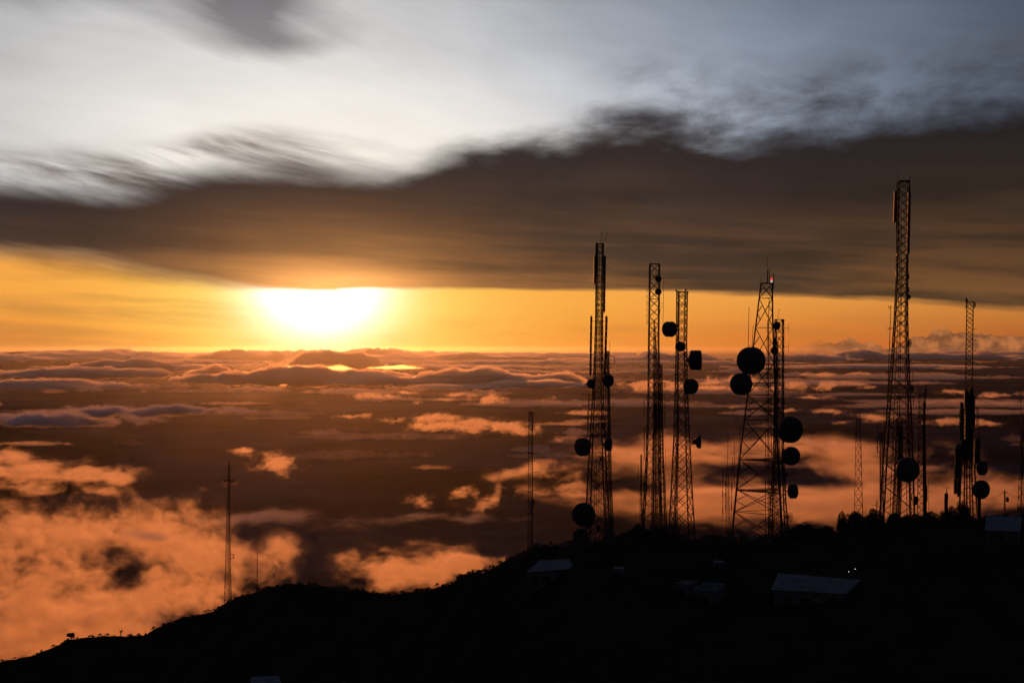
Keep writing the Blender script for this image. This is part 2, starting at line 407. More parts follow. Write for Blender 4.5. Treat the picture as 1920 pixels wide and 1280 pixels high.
vap('long grey blue band of cloud on the left', [(60, 783, 110, 11), (240, 770, 110, 12), (360, 768, 70, 9), (120, 790, 160, 8, .7), (455, 768, 40, 5, .9)],
    dens=.012, ns=34, seed=15.5, vpx=1.6, foot=790, stretch=(2.2, 2, .8), mat=VG)
vap('scattered small puffs over the far middle', [(920, 748, 34, 11), (1035, 750, 18, 7, .8), (860, 740, 36, 4, .8), (830, 748, 22, 4, .8), (785, 755, 14, 4, .8), (700, 742, 50, 5, .7), (760, 736, 30, 3, .6)],
    dens=.0055, ns=15, seed=16.1, vpx=1.1, foot=762)
vap('puffs of cloud between the masts at middle height', [(1230, 722, 50, 10), (1330, 716, 26, 10), (1390, 712, 34, 9), (1180, 718, 30, 6, .7), (1480, 722, 30, 9), (1550, 724, 34, 8), (1625, 726, 16, 5, .9), (1330, 728, 160, 5, .5)],
    dens=.0050, ns=18, seed=17.3, vpx=1.3, foot=735, stretch=(1.8, 1.6, .8))
vap('small pink puffs beside the tallest mast', [(1640, 782, 50, 8), (1560, 770, 40, 5, .8), (1380, 764, 16, 3, .8), (1480, 768, 24, 4, .8), (1780, 790, 50, 8), (1850, 794, 40, 6, .8), (1570, 792, 30, 3, .5)],
    dens=.0045, ns=20, seed=18.9, vpx=1.3, foot=796, stretch=(1.8, 1.6, .8))
vap('long thin streaks of cloud near the right edge', [(1540, 702, 50, 3.5), (1615, 700, 26, 3, .9), (1790, 734, 34, 5), (1860, 741, 30, 6), (1530, 745, 50, 4, .7), (1780, 752, 60, 4, .7), (1880, 757, 60, 4, .7)],
    dens=.0050, ns=14, seed=19.9, vpx=1.1, foot=745, stretch=(2.4, 2, .7))
# far banks: thick bodies, dark against the sun with burning rims
a = -600.
def far(label, *rows, dens=.004, g=.6):
    for i, r in enumerate(rows):
        _n[0] += 1
        px, py, w, h = r[:4]; k = r[4] if len(r) > 4 else {}
        cloud('low_cloud', label, px, py, w, h, k.pop('alt', a), k.pop('dens', dens), _n[0]*3, g=k.pop('g', g), **{**dict(nx=170, ny=44), **k})
far('dark cloud bank under the sun with a burning golden rim', (632, 682, 160, 34, dict(rag=.8, flat=.5)), (700, 672, 120, 18), (560, 712, 420, 24, dict(rag=1.1)), (700, 715, 150, 12), dens=.012)
far('dark flat cloud left of the sun with a gold edge', (455, 672, 190, 17, dict(rag=1.0)), dens=.012)
far('humped dark cloud with a gold edge on the left', (395, 706, 110, 26, dict(rag=.7)), dens=.012)
far('long dark cloud right of the sun', (900, 672, 350, 13, dict(rag=1.0)), dens=.012)
far('long dark cloud with a bright crest in the middle', (930, 716, 330, 26, dict(rag=1.0)), (1010, 722, 190, 12), dens=.010)
far('long streaks of lit cloud on the far left', (130, 702, 320, 16, dict(rag=1.1)), (120, 722, 340, 13, dict(rag=1.1)), (270, 690, 300, 16, dict(rag=1.2)), dens=.009, g=.45)
far('tiny glowing cloud below the sun', (534, 725, 34, 8, dict(dens=.0016)), g=.87)
far('small lit puffs under the sun', (412, 716, 70, 8, dict(dens=.002)), (275, 734, 26, 4, dict(dens=.002)), (650, 735, 160, 9), (850, 726, 260, 8), g=.35)
rr = random.Random(8)
far('flat far layer of cloud along the horizon', *[(rr.uniform(-100, 2050), rr.choice([664, 668, 672, 680, 688, 697]), rr.uniform(220, 520), rr.uniform(3, 7), dict(rag=1.3, dens=.0022, g=.35)) for i in range(22)])
far('flat grey layer of cloud over the right half', *[(rr.uniform(1050, 2000), rr.uniform(705, 790), rr.uniform(200, 460), rr.uniform(5, 10), dict(rag=1.3, dens=.0014, g=.15)) for i in range(12)])
far('dim flat layer of cloud over the left half', *[(rr.uniform(-60, 1000), rr.uniform(725, 880), rr.uniform(200, 420), rr.uniform(5, 9), dict(rag=1.3, dens=.0009, g=.05)) for i in range(7)])

far('scattered small cloud over the distant valley', *[(rr.uniform(-60, 1980), y, rr.uniform(30, 110)*(1+(y-690)/300), rr.uniform(3.5, 7)*(1+(y-690)/220), dict(rag=1.15, dens=rr.choice((.0010, .0016, .003, .006)), g=rr.choice((.05, .05, .15, .3, .6)), nx=72, ny=22)) for y in [690+190*rr.random()**1.5 for i in range(80)]])
far('small gilded cloud added for the glow close under the sun', *[(600+rr.gauss(0, 90), rr.uniform(668, 712), rr.uniform(24, 70), rr.uniform(3, 7), dict(rag=1.2, dens=.0009, nx=72, ny=22)) for i in range(9)], (566, 691, 70, 7, dict(rag=1.1, dens=.0014)), (630, 694, 90, 9, dict(rag=1.2, dens=.0014)), (700, 704, 60, 10, dict(rag=1.1, dens=.0012)), (745, 690, 110, 6, dict(rag=1.1, dens=.0012)), g=.87)  # thin forward-scattering clouds added to give the golden glow in the gaps

vap('small grey wisp drifting in front of the great orange bank', [(262, 1003, 52, 15), (300, 1010, 36, 10, .8)], dens=.009, ns=40, seed=21.3, foot=1165, vpx=2.0, mat=VG, stretch=(1.8, 1.5, .7))
far('heads of far cloud breaking the line of the horizon', *[(rr.uniform(-80, 2000), rr.uniform(668, 675), rr.uniform(70, 300), rr.uniform(8, 17), dict(rag=1.25, dens=.003, g=.4, nx=120, ny=26)) for i in range(16)])
# ------------------------------------------------------------------ the dark ridge
ridge = [(-3000, 1330, 300), (-900, 1330, 325), (-200, 1275, 332), (0, 1240, 330), (60, 1229, 328), (100, 1213, 327), (130, 1199, 326), (200, 1193, 323), (270, 1193, 320), (295, 1178, 318), (340, 1160, 315), (400, 1146, 311),
         (440, 1124, 308), (500, 1104, 302), (560, 1097, 295), (600, 1099, 290), (660, 1107, 283), (730, 1114, 274), (800, 1106, 264), (840, 1098, 258), (868, 1080, 254), (910, 1074, 248), (950, 1050, 242), (1000, 1026, 236),
         (1060, 1018, 229), (1110, 1020, 225), (1180, 1014, 220), (1300, 1016, 218), (1480, 1016, 218), (1560, 1008, 218), (1650, 990, 220), (1750, 984, 222), (1850, 974, 225), (1920, 968, 228), (2300, 960, 240), (6000, 1200, 300)]
_rp = np.array([r[0] for r in ridge], float); _ry = np.array([r[1] for r in ridge], float); _rd = np.array([r[2] for r in ridge], float)
def ground_z(x, y):
    x = np.asarray(x, float); y = np.asarray(y, float)
    az = np.arctan2(x, y); azc = np.clip(az, -1.1, 1.1); px = 960+FPX*np.tan(azc); ca = np.cos(azc)
    r = np.hypot(x, y)
    rr_ = np.interp(px, _rp, _rd)/ca*1.0
    sl = (HOR-np.interp(px, _rp, _ry))/FPX*ca
    zr = sl*rr_; t = r/rr_
    q = np.clip((1-t)/.60, 0, 1); floor_ = zr-.15*rr_*q**1.05
    cs_ = np.clip(r/90, 0, 1); cs_ = cs_*cs_*(3-2*cs_)
    inn = (-1.7)*(1-cs_)+floor_*cs_+.6*(fbm(x/14, y/14, 90, 4)-.5)*np.clip(r/60, 0, 1)
    d = r-rr_
    out = zr-d*(.012-sl)-np.clip(d-90, 0, None)*.40+.9*(fbm(x/14, y/14, 90, 4)-.5)
    back_ = np.clip((np.abs(az)-1.1)/.6, 0, 1)
    z = np.where(t < 1, inn, out)
    z = z*(1-back_)+(-1.7-r*.12)*back_
    return np.maximum(z, LOW-20)
def ray_ground(px, py):
    Ys = np.linspace(90, 800, 3000); zz = ground_z((px-960)/FPX*Ys, Ys); hit = np.where(zz >= (HOR-py)/FPX*Ys)[0]
    return float(Ys[hit[0]]) if len(hit) else 218.
def gz(x, y): return float(ground_z(np.array([x]), np.array([y]))[0])
azs = np.concatenate([np.linspace(-math.pi, -.46, 60)[:-1], np.linspace(-.46, .46, 620), np.linspace(.46, math.pi, 60)[1:]])
rs = np.concatenate([[.01], np.geomspace(2, 150, 40), np.linspace(155, 760, 230), np.geomspace(775, 3600, 30)])
AZ, RR = np.meshgrid(azs, rs)
X, Y = RR*np.sin(AZ), RR*np.cos(AZ); Z = ground_z(X, Y)
Z = Z+np.where((RR > 90) & (RR < 800), .55*(fbm(X/2.2, Y/2.2, 130, 3)-.5)*np.clip(RR/250, .6, 1.8), 0)
hill = mesh_np('hill_terrain', np.stack([X, Y, Z], -1).reshape(-1, 3), grid_faces(*X.shape)[:, ::-1], pmat('ridge_scrub', (.022, .020, .013), .95, .15, .4, spec=0))
tag(hill, kind='structure')

# dim far ridges
def far_ridge(label, pts, Yd, depth, alt0):
    xs = np.linspace(pts[0][0], pts[-1][0], 260)
    py = np.interp(xs, [p[0] for p in pts], [p[1] for p in pts])
    rows = []
    for k, f in enumerate(np.linspace(-1, 1, 25)):
        Yk = Yd+f*depth; X_ = (xs-960)/FPX*Yd
        h = (HOR-py)/FPX*Yd - alt0
        prof = (1-abs(f))**1.2
        Z_ = alt0+h*prof*(1+.35*(fbm(X_/ (depth*.35), np.full_like(X_, Yk)/(depth*.35), 200, 5)-.5)*(abs(f) > .04))
        rows.append(np.stack([X_, np.full_like(X_, Yk), Z_], -1))
    o = mesh_np('hills', np.concatenate(rows), grid_faces(25, 260), pmat('far_forest', (.024, .022, .022), 1.0, .002, .3, spec=0))
    tag(o, label, kind='structure')
far_ridge('a', [(-400, 700), (-60, 672), (0, 664), (18, 661), (34, 659), (50, 663), (75, 667), (100, 663), (122, 661), (140, 667), (175, 676), (260, 700)], 110000, 6000, -1450)
far_ridge('b', [(-100, 690), (60, 672), (110, 660), (145, 655.5), (165, 660), (205, 657.5), (240, 664), (300, 680), (340, 700)], 140000, 7000, -1450)
far_ridge('c', [(-800, 760), (-100, 795), (0, 803), (40, 808), (80, 822), (150, 838), (260, 856), (330, 872), (420, 930)], 20000, 4500, -1500)

# ------------------------------------------------------------------ mesh builder
class MB:
    def __init__(s): s.v = []; s.f = []
    def add(s, v, f):
        n = len(s.v); s.v += [tuple(p) for p in v]; s.f += [tuple(i+n for i in q) for q in f]; return s
    def bar(s, a, b, w, w2=None, k=4, cap=True):
        a = Vector(a); b = Vector(b); d = b-a
        if d.length < 1e-6: return s
        d.normalize(); u = d.orthogonal().normalized() if abs(d.z) > .95 else d.cross(Vector((0, 0, 1))).normalized()
        v = d.cross(u); w2 = w if w2 is None else w2; n = len(s.v)
        for p, r in ((a, w), (b, w2)):
            for i in range(k):
                t = 2*math.pi*(i+.5)/k
                s.v.append(tuple(p+(u*math.cos(t)+v*math.sin(t))*r*.5*1.3))
        for i in range(k): j = (i+1) % k; s.f.append((n+i, n+j, n+k+j, n+k+i))
        if cap: s.f.append(tuple(range(n+k-1, n-1, -1))); s.f.append(tuple(range(n+k, n+2*k)))
        return s
    def box(s, c, sx, sy, sz, rot=0.0):
        c = Vector(c); m = Matrix.Rotation(rot, 3, 'Z'); n = len(s.v)
        for i in (-1, 1):
            for j in (-1, 1):
                for k in (-1, 1): s.v.append(tuple(c+m @ Vector((i*sx/2, j*sy/2, k*sz/2))))
        for q in ((0, 1, 3, 2), (4, 6, 7, 5), (0, 4, 5, 1), (2, 3, 7, 6), (0, 2, 6, 4), (1, 5, 7, 3)): s.f.append(tuple(n+i for i in q))
        return s
    def lathe(s, prof, m, k=28):     # prof: (radius, along +Y); m: 4x4
        n = len(s.v)
        for r, y in prof:
            for i in range(k):
                t = 2*math.pi*i/k; s.v.append(tuple(m @ Vector((r*math.cos(t), y, r*math.sin(t)))))
        for j in range(len(prof)-1):
            for i in range(k):
                i2 = (i+1) % k; s.f.append((n+j*k+i, n+j*k+i2, n+(j+1)*k+i2, n+(j+1)*k+i))
        return s
    def build(s, name, mat, parent=None, smooth=False):
        me = bpy.data.meshes.new(name); me.from_pydata(s.v, [], s.f); me.materials.append(mat)
        if smooth: me.polygons.foreach_set('use_smooth', [True]*len(me.polygons))
        o = bpy.data.objects.new(name, me); C.objects.link(o)
        if parent:
            o.parent = parent; 
            if parent.type == 'EMPTY' or True:
                o.matrix_parent_inverse = parent_world(parent).inverted()
        return o
def parent_world(p):
    m = Matrix.Translation(p.location)
    return m if p.type == 'EMPTY' else Matrix.Identity(4)
def empty(name, loc):
    o = bpy.data.objects.new(name, None); C.objects.link(o); o.location = loc; return o
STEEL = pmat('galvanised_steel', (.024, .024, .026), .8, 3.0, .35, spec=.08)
RED = pmat('red_oxide_paint', (.060, .014, .010), .8, 3.0, .35)
DARK = pmat('black_antenna_shell', (.022, .022, .025), .6, 2.0, .3)
RADOME = pmat('radome_cloth', (.032, .034, .040), .7, 2.5, .25)
CABLE = pmat('black_cable', (.02, .02, .02), .5)
# ------------------------------------------------------------------ masts and towers
class Tower:
    def __init__(s, label, Y, prof, nl=4, rot=20., leg=.20, bar=.10, ratio=1.0, mat=None, group=None, style='X', foot=1030, name='lattice_tower', horiz=True, levels=None, cat='tower', top_ring=True, maxh=None):
        """prof: rows (py, left px, right px) from the top down, in photograph pixels at distance Y"""
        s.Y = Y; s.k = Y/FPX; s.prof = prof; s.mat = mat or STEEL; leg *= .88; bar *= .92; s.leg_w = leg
        pys = [p[0] for p in prof]
        ang = [R(rot)+2*math.pi*i/nl for i in range(nl)]
        sn = [math.sin(a) for a in ang]; cs = [math.cos(a) for a in ang]; mn, mx_ = min(sn), max(sn)
        def corner(i, py):
            l = np.interp(py, pys, [p[1] for p in prof]); r = np.interp(py, pys, [p[2] for p in prof])
            Rr = (r-l)*s.k/(mx_-mn); cx = l*s.k-960*s.k-mn*Rr
            return Vector((cx+sn[i]*Rr, Y-cs[i]*Rr, (HOR-py)*s.k))
        s.corner = corner; s.nl = nl
        bx = sum((corner(i, foot).x for i in range(nl)))/nl
        s.root = empty(name, (bx, Y, gz(bx, Y)-.3)); tag(s.root, label, cat, group)
        s.base_z = s.root.location.z; pz = lambda z: HOR-z/s.k
        s.foot = pz(s.base_z)
        allp = [p for p in pys if p < s.foot]+[s.foot]
        s.allp = allp
        for i in range(nl):
            mb = MB()
            for a, b in zip(allp, allp[1:]): mb.bar(corner(i, a), corner(i, b), leg*(.75 if a < (pys[0]+s.foot)/2 else 1), k=6)
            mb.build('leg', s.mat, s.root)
        # levels
        if levels is None:
            lv = [pys[0]+.01]; 
            while lv[-1] < s.foot-1:
                w = (corner(0, lv[-1])-corner(1, lv[-1])).length/s.k
                h = w*ratio
                if maxh: h = min(h, maxh)
                lv.append(min(s.foot, lv[-1]+max(h, 3)))
        else: lv = levels+[s.foot]
        s.lv = lv
        mb = MB()
        faces = [(i, (i+1) % nl) for i in range(nl)]
        for k_, (a, b) in enumerate(zip(lv, lv[1:])):
            for (i, j) in faces:
                A0, A1, B0, B1 = corner(i, a), corner(j, a), corner(i, b), corner(j, b)
                if style == 'X': mb.bar(A0, B1, bar, cap=False); mb.bar(A1, B0, bar, cap=False)
                elif style == 'Z':
                    (mb.bar(A0, B1, bar, cap=False) if (k_+i) % 2 else mb.bar(A1, B0, bar, cap=False))
                elif style == 'K':
                    m = (B0+B1)/2; mb.bar(A0, m, bar, cap=False); mb.bar(A1, m, bar, cap=False)
                elif style == 'XS':      # crossed bracing with redundant members
                    mb.bar(A0, B1, bar, cap=False); mb.bar(A1, B0, bar, cap=False)
                    c_ = (A0+B1)/2; 
                    for P_, Q_ in ((A0, B0), (A1, B1)):
                        m1 = (P_+Q_)/2; q1 = P_.lerp(c_ if True else c_, .5); q2 = Q_.lerp(c_, .5)
                        mb.bar(m1, q1, bar*.6, cap=False); mb.bar(m1, q2, bar*.6, cap=False)
                if horiz is True or (isinstance(horiz, int) and horiz and k_ % horiz == 0): mb.bar(A0, A1, bar*.9, cap=False)
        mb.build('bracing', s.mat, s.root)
        if top_ring:
            mb = MB()
            for (i, j) in faces: mb.bar(corner(i, pys[0]), corner(j, pys[0]), bar*1.5)
            mb.build('top_frame', s.mat, s.root)
    def P(s, px, py, dy=0): return Vector(((px-960)*s.k, s.Y+dy, (HOR-py)*s.k))
    def near_leg(s, p):
        py = HOR-p.z/s.k; return min((s.corner(i, py) for i in range(s.nl)), key=lambda c: (c-p).length)
    def dish(s, px, py, r, yaw, depth=.55, dy=0., tilt=0., kind='drum', w=None):
        """yaw: 0 faces the viewer, 90 faces right, -90 left, 180 away"""
        r *= s.k; c = s.P(px, py, dy); D = depth*r
        m = Matrix.Translation(c) @ Matrix.Rotation(R(180-yaw if False else yaw), 4, 'Z') @ Matrix.Rotation(R(tilt), 4, 'X') @ Matrix.Rotation(R(180), 4, 'Z')
        # after the turns +Y of the profile points to the viewer at yaw 0
        mb = MB()
        if kind == 'drum':
            mb.lathe([(r, D*.5), (r*1.02, D*.42), (r*1.0, D*.38), (r*1.0, -D*.5), (r*1.03, -D*.52), (r*1.0, -D*.56), (r*.85, -D*.5-r*.14), (r*.55, -D*.5-r*.27), (r*.25, -D*.5-r*.33), (r*.2, -D*.5-r*.46), (.001, -D*.5-r*.46)], m)
            o = mb.build('dish_antenna', DARK, s.root, True)
            rm = MB().lathe([(r*.99, D*.5), (r*.9, D*.5+r*.05), (r*.6, D*.5+r*.10), (r*.3, D*.5+r*.12), (.001, D*.5+r*.125)], m)
            ro = rm.build('radome', RADOME, None, True); ro.parent = o; fixinv(ro, o)
        elif kind == 'cone':
            mb.lathe([(r, D), (r*1.0, D*.55), (r*.88, D*.15), (r*.72, -D*.05), (r*.42, -D*.12), (r*.38, -D*1.0), (.001, -D*1.0)], m)
            o = mb.build('dish_antenna', DARK, s.root, True)
            rm = MB().lathe([(r*.99, D), (r*.7, D+r*.07), (.001, D+r*.10)], m)
            ro = rm.build('radome', RADOME, None, True); ro.parent = o; fixinv(ro, o)
        elif kind == 'grid':
            for q in (1, .78, .55, .3):
                n = 20
                pts = [m @ Vector((r*q*math.cos(2*math.pi*i/n), -r*.3*(1-q*q), r*q*math.sin(2*math.pi*i/n))) for i in range(n)]
                for i in range(n): mb.bar(pts[i], pts[(i+1) % n], .05, cap=False)
            for i in range(12):
                t = 2*math.pi*i/12
                pts = [m @ Vector((r*q*math.cos(t), -r*.3*(1-q*q), r*q*math.sin(t))) for q in (.0, .3, .6, .8, 1)]
                for a, b in zip(pts, pts[1:]): mb.bar(a, b, .04, cap=False)
            mb.bar(m @ Vector((0, -r*.3, 0)), m @ Vector((0, r*.4, 0)), .07)
            o = mb.build('grid_dish', s.mat, s.root)
        # mounting arm
        back = m @ Vector((0, -D*.5-r*.4, 0)); leg = s.near_leg(back)
        am = MB().bar(back, leg, .16, k=6).bar(leg+Vector((0, 0, -r*.5)), leg+Vector((0, 0, r*.5)), .16, k=6)
        am.bar(m @ Vector((0, -D*.5-r*.2, r*.5)), leg+Vector((0, 0, r*.45)), .08).bar(m @ Vector((0, -D*.5-r*.2, -r*.5)), leg+Vector((0, 0, -r*.45)), .08)
        a = am.build('mounting_arm', s.mat, None); a.parent = o; fixinv(a, o)
        return o
    def panels(s, px, py0, py1, n, w=3.6, dy=-.2, deep=.35, x1=None, arms=True, rot=0.):
        """a column of n sector panels between two rows"""
        h = (py1-py0)/n; x1 = px if x1 is None else x1
        pole = MB().bar(s.P(px, py0-2, dy+.3), s.P(x1, py1+2, dy+.3), .09, k=6)
        if arms:
            for f in (.08, .36, .64, .92):
                p = s.P(px+(x1-px)*f, py0+(py1-py0)*f, dy+.3); pole.bar(p, s.near_leg(p), .08)
        pole.build('mounting_pole', s.mat, s.root)
        for i in range(n):
            y = py0+h*(i+.5); x = px+(x1-px)*(i+.5)/n
            mb = MB(); c = s.P(x, y, dy); W = w*s.k; H = (h-.55)*s.k
            mb.box(c, W, deep, H, rot).box(c+Vector((0, -deep/2-.03, 0)), W*.7, .06, H*.94, rot)
            mb.bar(c+Vector((0, .1, H*.35)), c+Vector((0, .38, H*.35)), .1).bar(c+Vector((0, .1, -H*.35)), c+Vector((0, .38, -H*.35)), .1)
            mb.build('panel_antenna', DARK, s.root)
    def whip(s, px, py0, py1, x1=None, w=.07, arms=(.35, .6), dy=0., seg=0, name='whip_antenna', to=None):
        x1 = px if x1 is None else x1
        a, b = s.P(px, py0, dy), s.P(x1, py1, dy)
        mb = MB().bar(a, b, w*.8, w, k=6)
        for i in range(seg): mb.bar(a.lerp(b, (i+.3)/seg), a.lerp(b, (i+.7)/seg), w*1.9, k=6)
        for f in arms:
            p = a.lerp(b, f); q = s.near_leg(p); mb.bar(p, q, .06)
        mb.build(name, s.mat, s.root)
    def yagi(s, px, py, L, n=5, side=1, vertical=True, size=6):
        p = s.P(px, py); leg = s.near_leg(p); tip = p+Vector((side*L*s.k, 0, 0)); mb = MB().bar(leg, tip, .06)
        for i in range(n):
            q = p.lerp(tip, i/(max(1, n-1))); e = size*s.k*(1-.06*i)/2
            v = Vector((0, 0, e)) if vertical else Vector((0, e, 0)); mb.bar(q-v, q+v, .045)
        mb.build('yagi_antenna', s.mat, s.root)
    def bracket(s, px, py0, py1, side=1, w=.09, out=6):
        a = s.P(px, py0); b = s.P(px, py1); mb = MB().bar(s.near_leg(a), a, w).bar(a, b, w).bar(b, s.near_leg(b), w)
        mb.build('side_bracket', s.mat, s.root)
    def cables(s, offs, py0, w=.10, frac=True, name='cable_run'):
        """straight runs inside the tower; offs: share of the width"""
        mb = MB(); pys = [p[0] for p in s.prof]
        for o, y0, dy in offs:
            lst = [y0]+[p for p in s.allp if p > y0]
            pts = []
            for py in lst:
                l = np.interp(py, pys, [p[1] for p in s.prof]); r = np.interp(py, pys, [p[2] for p in s.prof])
                pts.append(s.P(l+(r-l)*o, py, dy))
            for a, b in zip(pts, pts[1:]): mb.bar(a, b, w, k=5)
            # ladder cleats
            p, q = pts[0], pts[-1]; n = int((p-q).length/1.2)
            for i in range(n):
                f = (i+.5)/n
                # along polyline by z
                z = p.z+(q.z-p.z)*f
                for a, b in zip(pts, pts[1:]):
                    if a.z >= z >= b.z:
                        c = a.lerp(b, (a.z-z)/max(1e-6, a.z-b.z)); mb.box(c, w*2.4, .1, .12); break
        mb.build(name, CABLE, s.root)
    def box_unit(s, px, py, w, h, dy=0, name='equipment_box'):
        c = s.P(px, py, dy); mb = MB().box(c, w*s.k, .4, h*s.k).box(c+Vector((0, -.23, 0)), w*s.k*.8, .05, h*s.k*.85).bar(c, s.near_leg(c), .08)
        mb.build(name, DARK, s.root)
    def rod(s, px, py0, x1, py1, spikes=0, w=.05, name='lightning_rod'):
        a, b = s.P(px, py0), s.P(x1, py1); mb = MB().bar(b, a, w, w*.6)
        rr = random.Random(int(px))
        for i in range(spikes):
            v = Vector((rr.uniform(-1, 1), rr.uniform(-1, 1), rr.uniform(-.4, 1))).normalized()*(3.4*s.k); mb.bar(a, a+v, .012, .006, k=3)
        mb.build(name, s.mat, s.root)
    def platform(s, py, extra=1.5, rail=True):
        pts = [s.corner(i, py) for i in range(s.nl)]; c = sum(pts, Vector())/s.nl
        pts = [c+(p-c)*(1+extra*s.k/max(.1, (p-c).length)) for p in pts]; mb = MB()
        for i in range(s.nl):
            a, b = pts[i], pts[(i+1) % s.nl]; mb.bar(a, b, .12); mb.bar(a, c, .08)
            if rail: mb.bar(a+Vector((0, 0, 1)), b+Vector((0, 0, 1)), .05); mb.bar(a, a+Vector((0, 0, 1)), .05)
            for f in (.2, .4, .6, .8): mb.bar(a.lerp(c, f), b.lerp(c, f), .05)
        mb.build('work_platform', s.mat, s.root)
def fixinv(o, p): o.matrix_parent_inverse = (Matrix.Translation(p.parent.location) @ p.matrix_parent_inverse).inverted() if p.parent else Matrix.Identity(4)

# 1: tall tower with columns of sector panels
t = Tower('tall mast left of the others, hung with columns of black sector panels and round dishes', 240, [(457, 1117.5, 1132), (600, 1116.5, 1130.5), (690, 1113.5, 1131), (813, 1106.5, 1134), (922, 1100, 1140), (1010, 1097, 1146)],
          rot=28, ratio=.95, leg=.22, bar=.085, horiz=3)
t.panels(1115.2, 479, 532, 4, 3.4, x1=1114.6); t.panels(1134, 480, 585, 8, 4.2, x1=1132.5)
t.panels(1108.5, 593, 703, 8, 4.2, x1=1106.8); t.panels(1137, 593, 702, 8, 4.6, x1=1134)
t.whip(1119, 454, 520, w=.09); t.whip(1131.5, 454, 500, w=.09)
t.rod(1128, 437, 1126.5, 455, 26); t.rod(1138, 438, 1133, 455, 26)
t.dish(1107.5, 719, 8.5, -30, .4, -1.2); t.dish(1139.5, 713, 11.5, 40, .6, -1.4)
t.dish(1091.5, 837, 16.8, -48, .62, -1.); t.dish(1141, 832, 12.5, 76, .7, -.5)
t.dish(1093, 961.5, 21.5, -18, .4, -2.0); t.dish(1088, 1002, 15, -10, .4, -2.0)
for py in (741, 760, 783, 803): t.yagi(1101, py, 9, 4, -1, True, 5)
t.panels(1103.8, 738, 770, 2, 2.2, x1=1103.5); t.panels(1102.5, 772, 814, 2, 2.2, x1=1101.5)
t.cables([(.35, 470, -.4), (.45, 470, -.3), (.62, 520, .2), (.7, 600, .2), (.55, 600, .1), (.8, 700, 0)], 470, .05)
t.box_unit(1131, 798, 7, 12); t.box_unit(1127, 860, 6, 8); t.box_unit(1121, 990, 8, 14)
# 1b
t = Tower('slim straight mast just behind the mast with the panel columns, on its right', 262, [(658, 1134, 1142), (780, 1136, 1144.5), (900, 1136, 1147), (1010, 1136, 1151)], nl=3, rot=12, ratio=1.1, leg=.15, bar=.07)
for py, L in ((741, 12), (757, 8), (762, 8), (787, 11)): t.yagi(1144, py, L, 3, 1, True, 4)
t.bracket(1152, 668, 682); t.yagi(1146, 903, 14, 3, 1, False, 5); t.yagi(1146, 915, 9, 3, 1, True, 3); t.cables([(.5, 660, 0)], 660, .12)
t.whip(1143.5, 640, 668, arms=(1,))
# 2
t = Tower('straight square mast with a thick bundle of cables and two small dishes near its top', 250, [(495, 1217, 1238), (640, 1215, 1236.5), (745, 1214, 1238.5), (860, 1210.5, 1239), (990, 1203, 1243)], rot=33, ratio=.92, leg=.2, bar=.09, horiz=4)
t.dish(1233, 523.5, 6, 15, .5, -1.3); t.dish(1233, 547.5, 6, 15, .5, -1.3)
t.whip(1213.2, 538, 610, seg=6, w=.05, arms=(.4, .48)); t.whip(1245, 520, 608, x1=1243, w=.06, arms=(.55, .62))
t.cables([(.5, 600, 0), (.56, 600, .2), (.64, 610, .1), (.70, 630, .2), (.76, 650, .1), (.82, 680, 0), (.45, 690, .3), (.60, 700, .6), (.68, 715, .8), (.52, 720, -.5), (.73, 760, -.5)], 600, .085)
t.bracket(1207.5, 749, 778); t.bracket(1209, 802, 862); t.whip(1207, 800, 870, w=.06, arms=(.1,))
t.box_unit(1236.5, 583, 2.4, 7); t.box_unit(1237, 840, 4, 14); t.box_unit(1229, 772, 5, 30); t.box_unit(1227, 805, 7, 16)
for i, py in enumerate((750, 764, 782, 802, 818)): t.yagi(1241, py, 8, 2, 1, True, 4)
# 2b
t = Tower('thin mast tight against the right side of the cable laden square mast', 268, [(683, 1238.5, 1241.5), (860, 1239, 1244), (990, 1238, 1250)], nl=3, rot=40, ratio=1.6, leg=.14, bar=.06)
t.yagi(1242, 712, 10, 3, 1, True, 3); t.bracket(1247, 716, 726)
t.whip(1246, 735, 800, w=.05, seg=4); t.whip(1248, 840, 930, w=.05)
# 2c
t = Tower('pair of faint thin poles standing left of the cable laden mast', 300, [(852, 1201, 1203.5), (990, 1199.5, 1205)], nl=3, rot=10, ratio=2.2, leg=.10, bar=.05, name='thin_mast', cat='mast')
t.bracket(1196.5, 884, 904); t.whip(1196.5, 870, 900, w=.06); t.whip(1207, 880, 985, w=.05)
# 3
t = Tower('open square mast with a big drum dish on each side and two cameras on top', 235, [(547, 1269.5, 1288.5), (640, 1268.5, 1287), (720, 1267, 1288), (830, 1264, 1292.5), (920, 1260, 1296.5), (1000, 1256, 1301)], rot=56, ratio=.98, leg=.20, bar=.11, horiz=0)
t.dish(1255, 617, 14.2, -52, .8, 0); t.dish(1273.5, 649.5, 9.3, 6, .4, -1.6); t.dish(1305, 675, 18.5, 80, .95, 0, kind='drum'); t.dish(1294, 724, 14.2, 20, .45, -1.2)
t.dish(1306, 828, 12.5, 84, .62, 0, kind='cone')
t.bracket(1297, 820, 834)
for i, (x, y) in enumerate(((1267.5, 544), (1285, 543.5), (1289, 549))): t.box_unit(x, y, 3, 4, name='camera_housing')
t.whip(1272.3, 540, 556, w=.06); t.whip(1285.5, 548, 571, w=.05); t.box_unit(1284, 571, 2, 2.5); t.box_unit(1283, 663, 5, 4); t.box_unit(1270, 610, 6, 6)
t.yagi(1268, 669, 20, 4, -1, False, 4); t.yagi(1268, 677, 12, 4, -1, False, 4); t.yagi(1268, 714, 11, 3, -1, False, 4); t.yagi(1276, 824, 0.1, 1); t.yagi(1284, 824, 10, 2, -1, False, 3)
t.cables([(.16, 560, .3), (.24, 640, .4), (.3, 760, .3)], 560, .09)
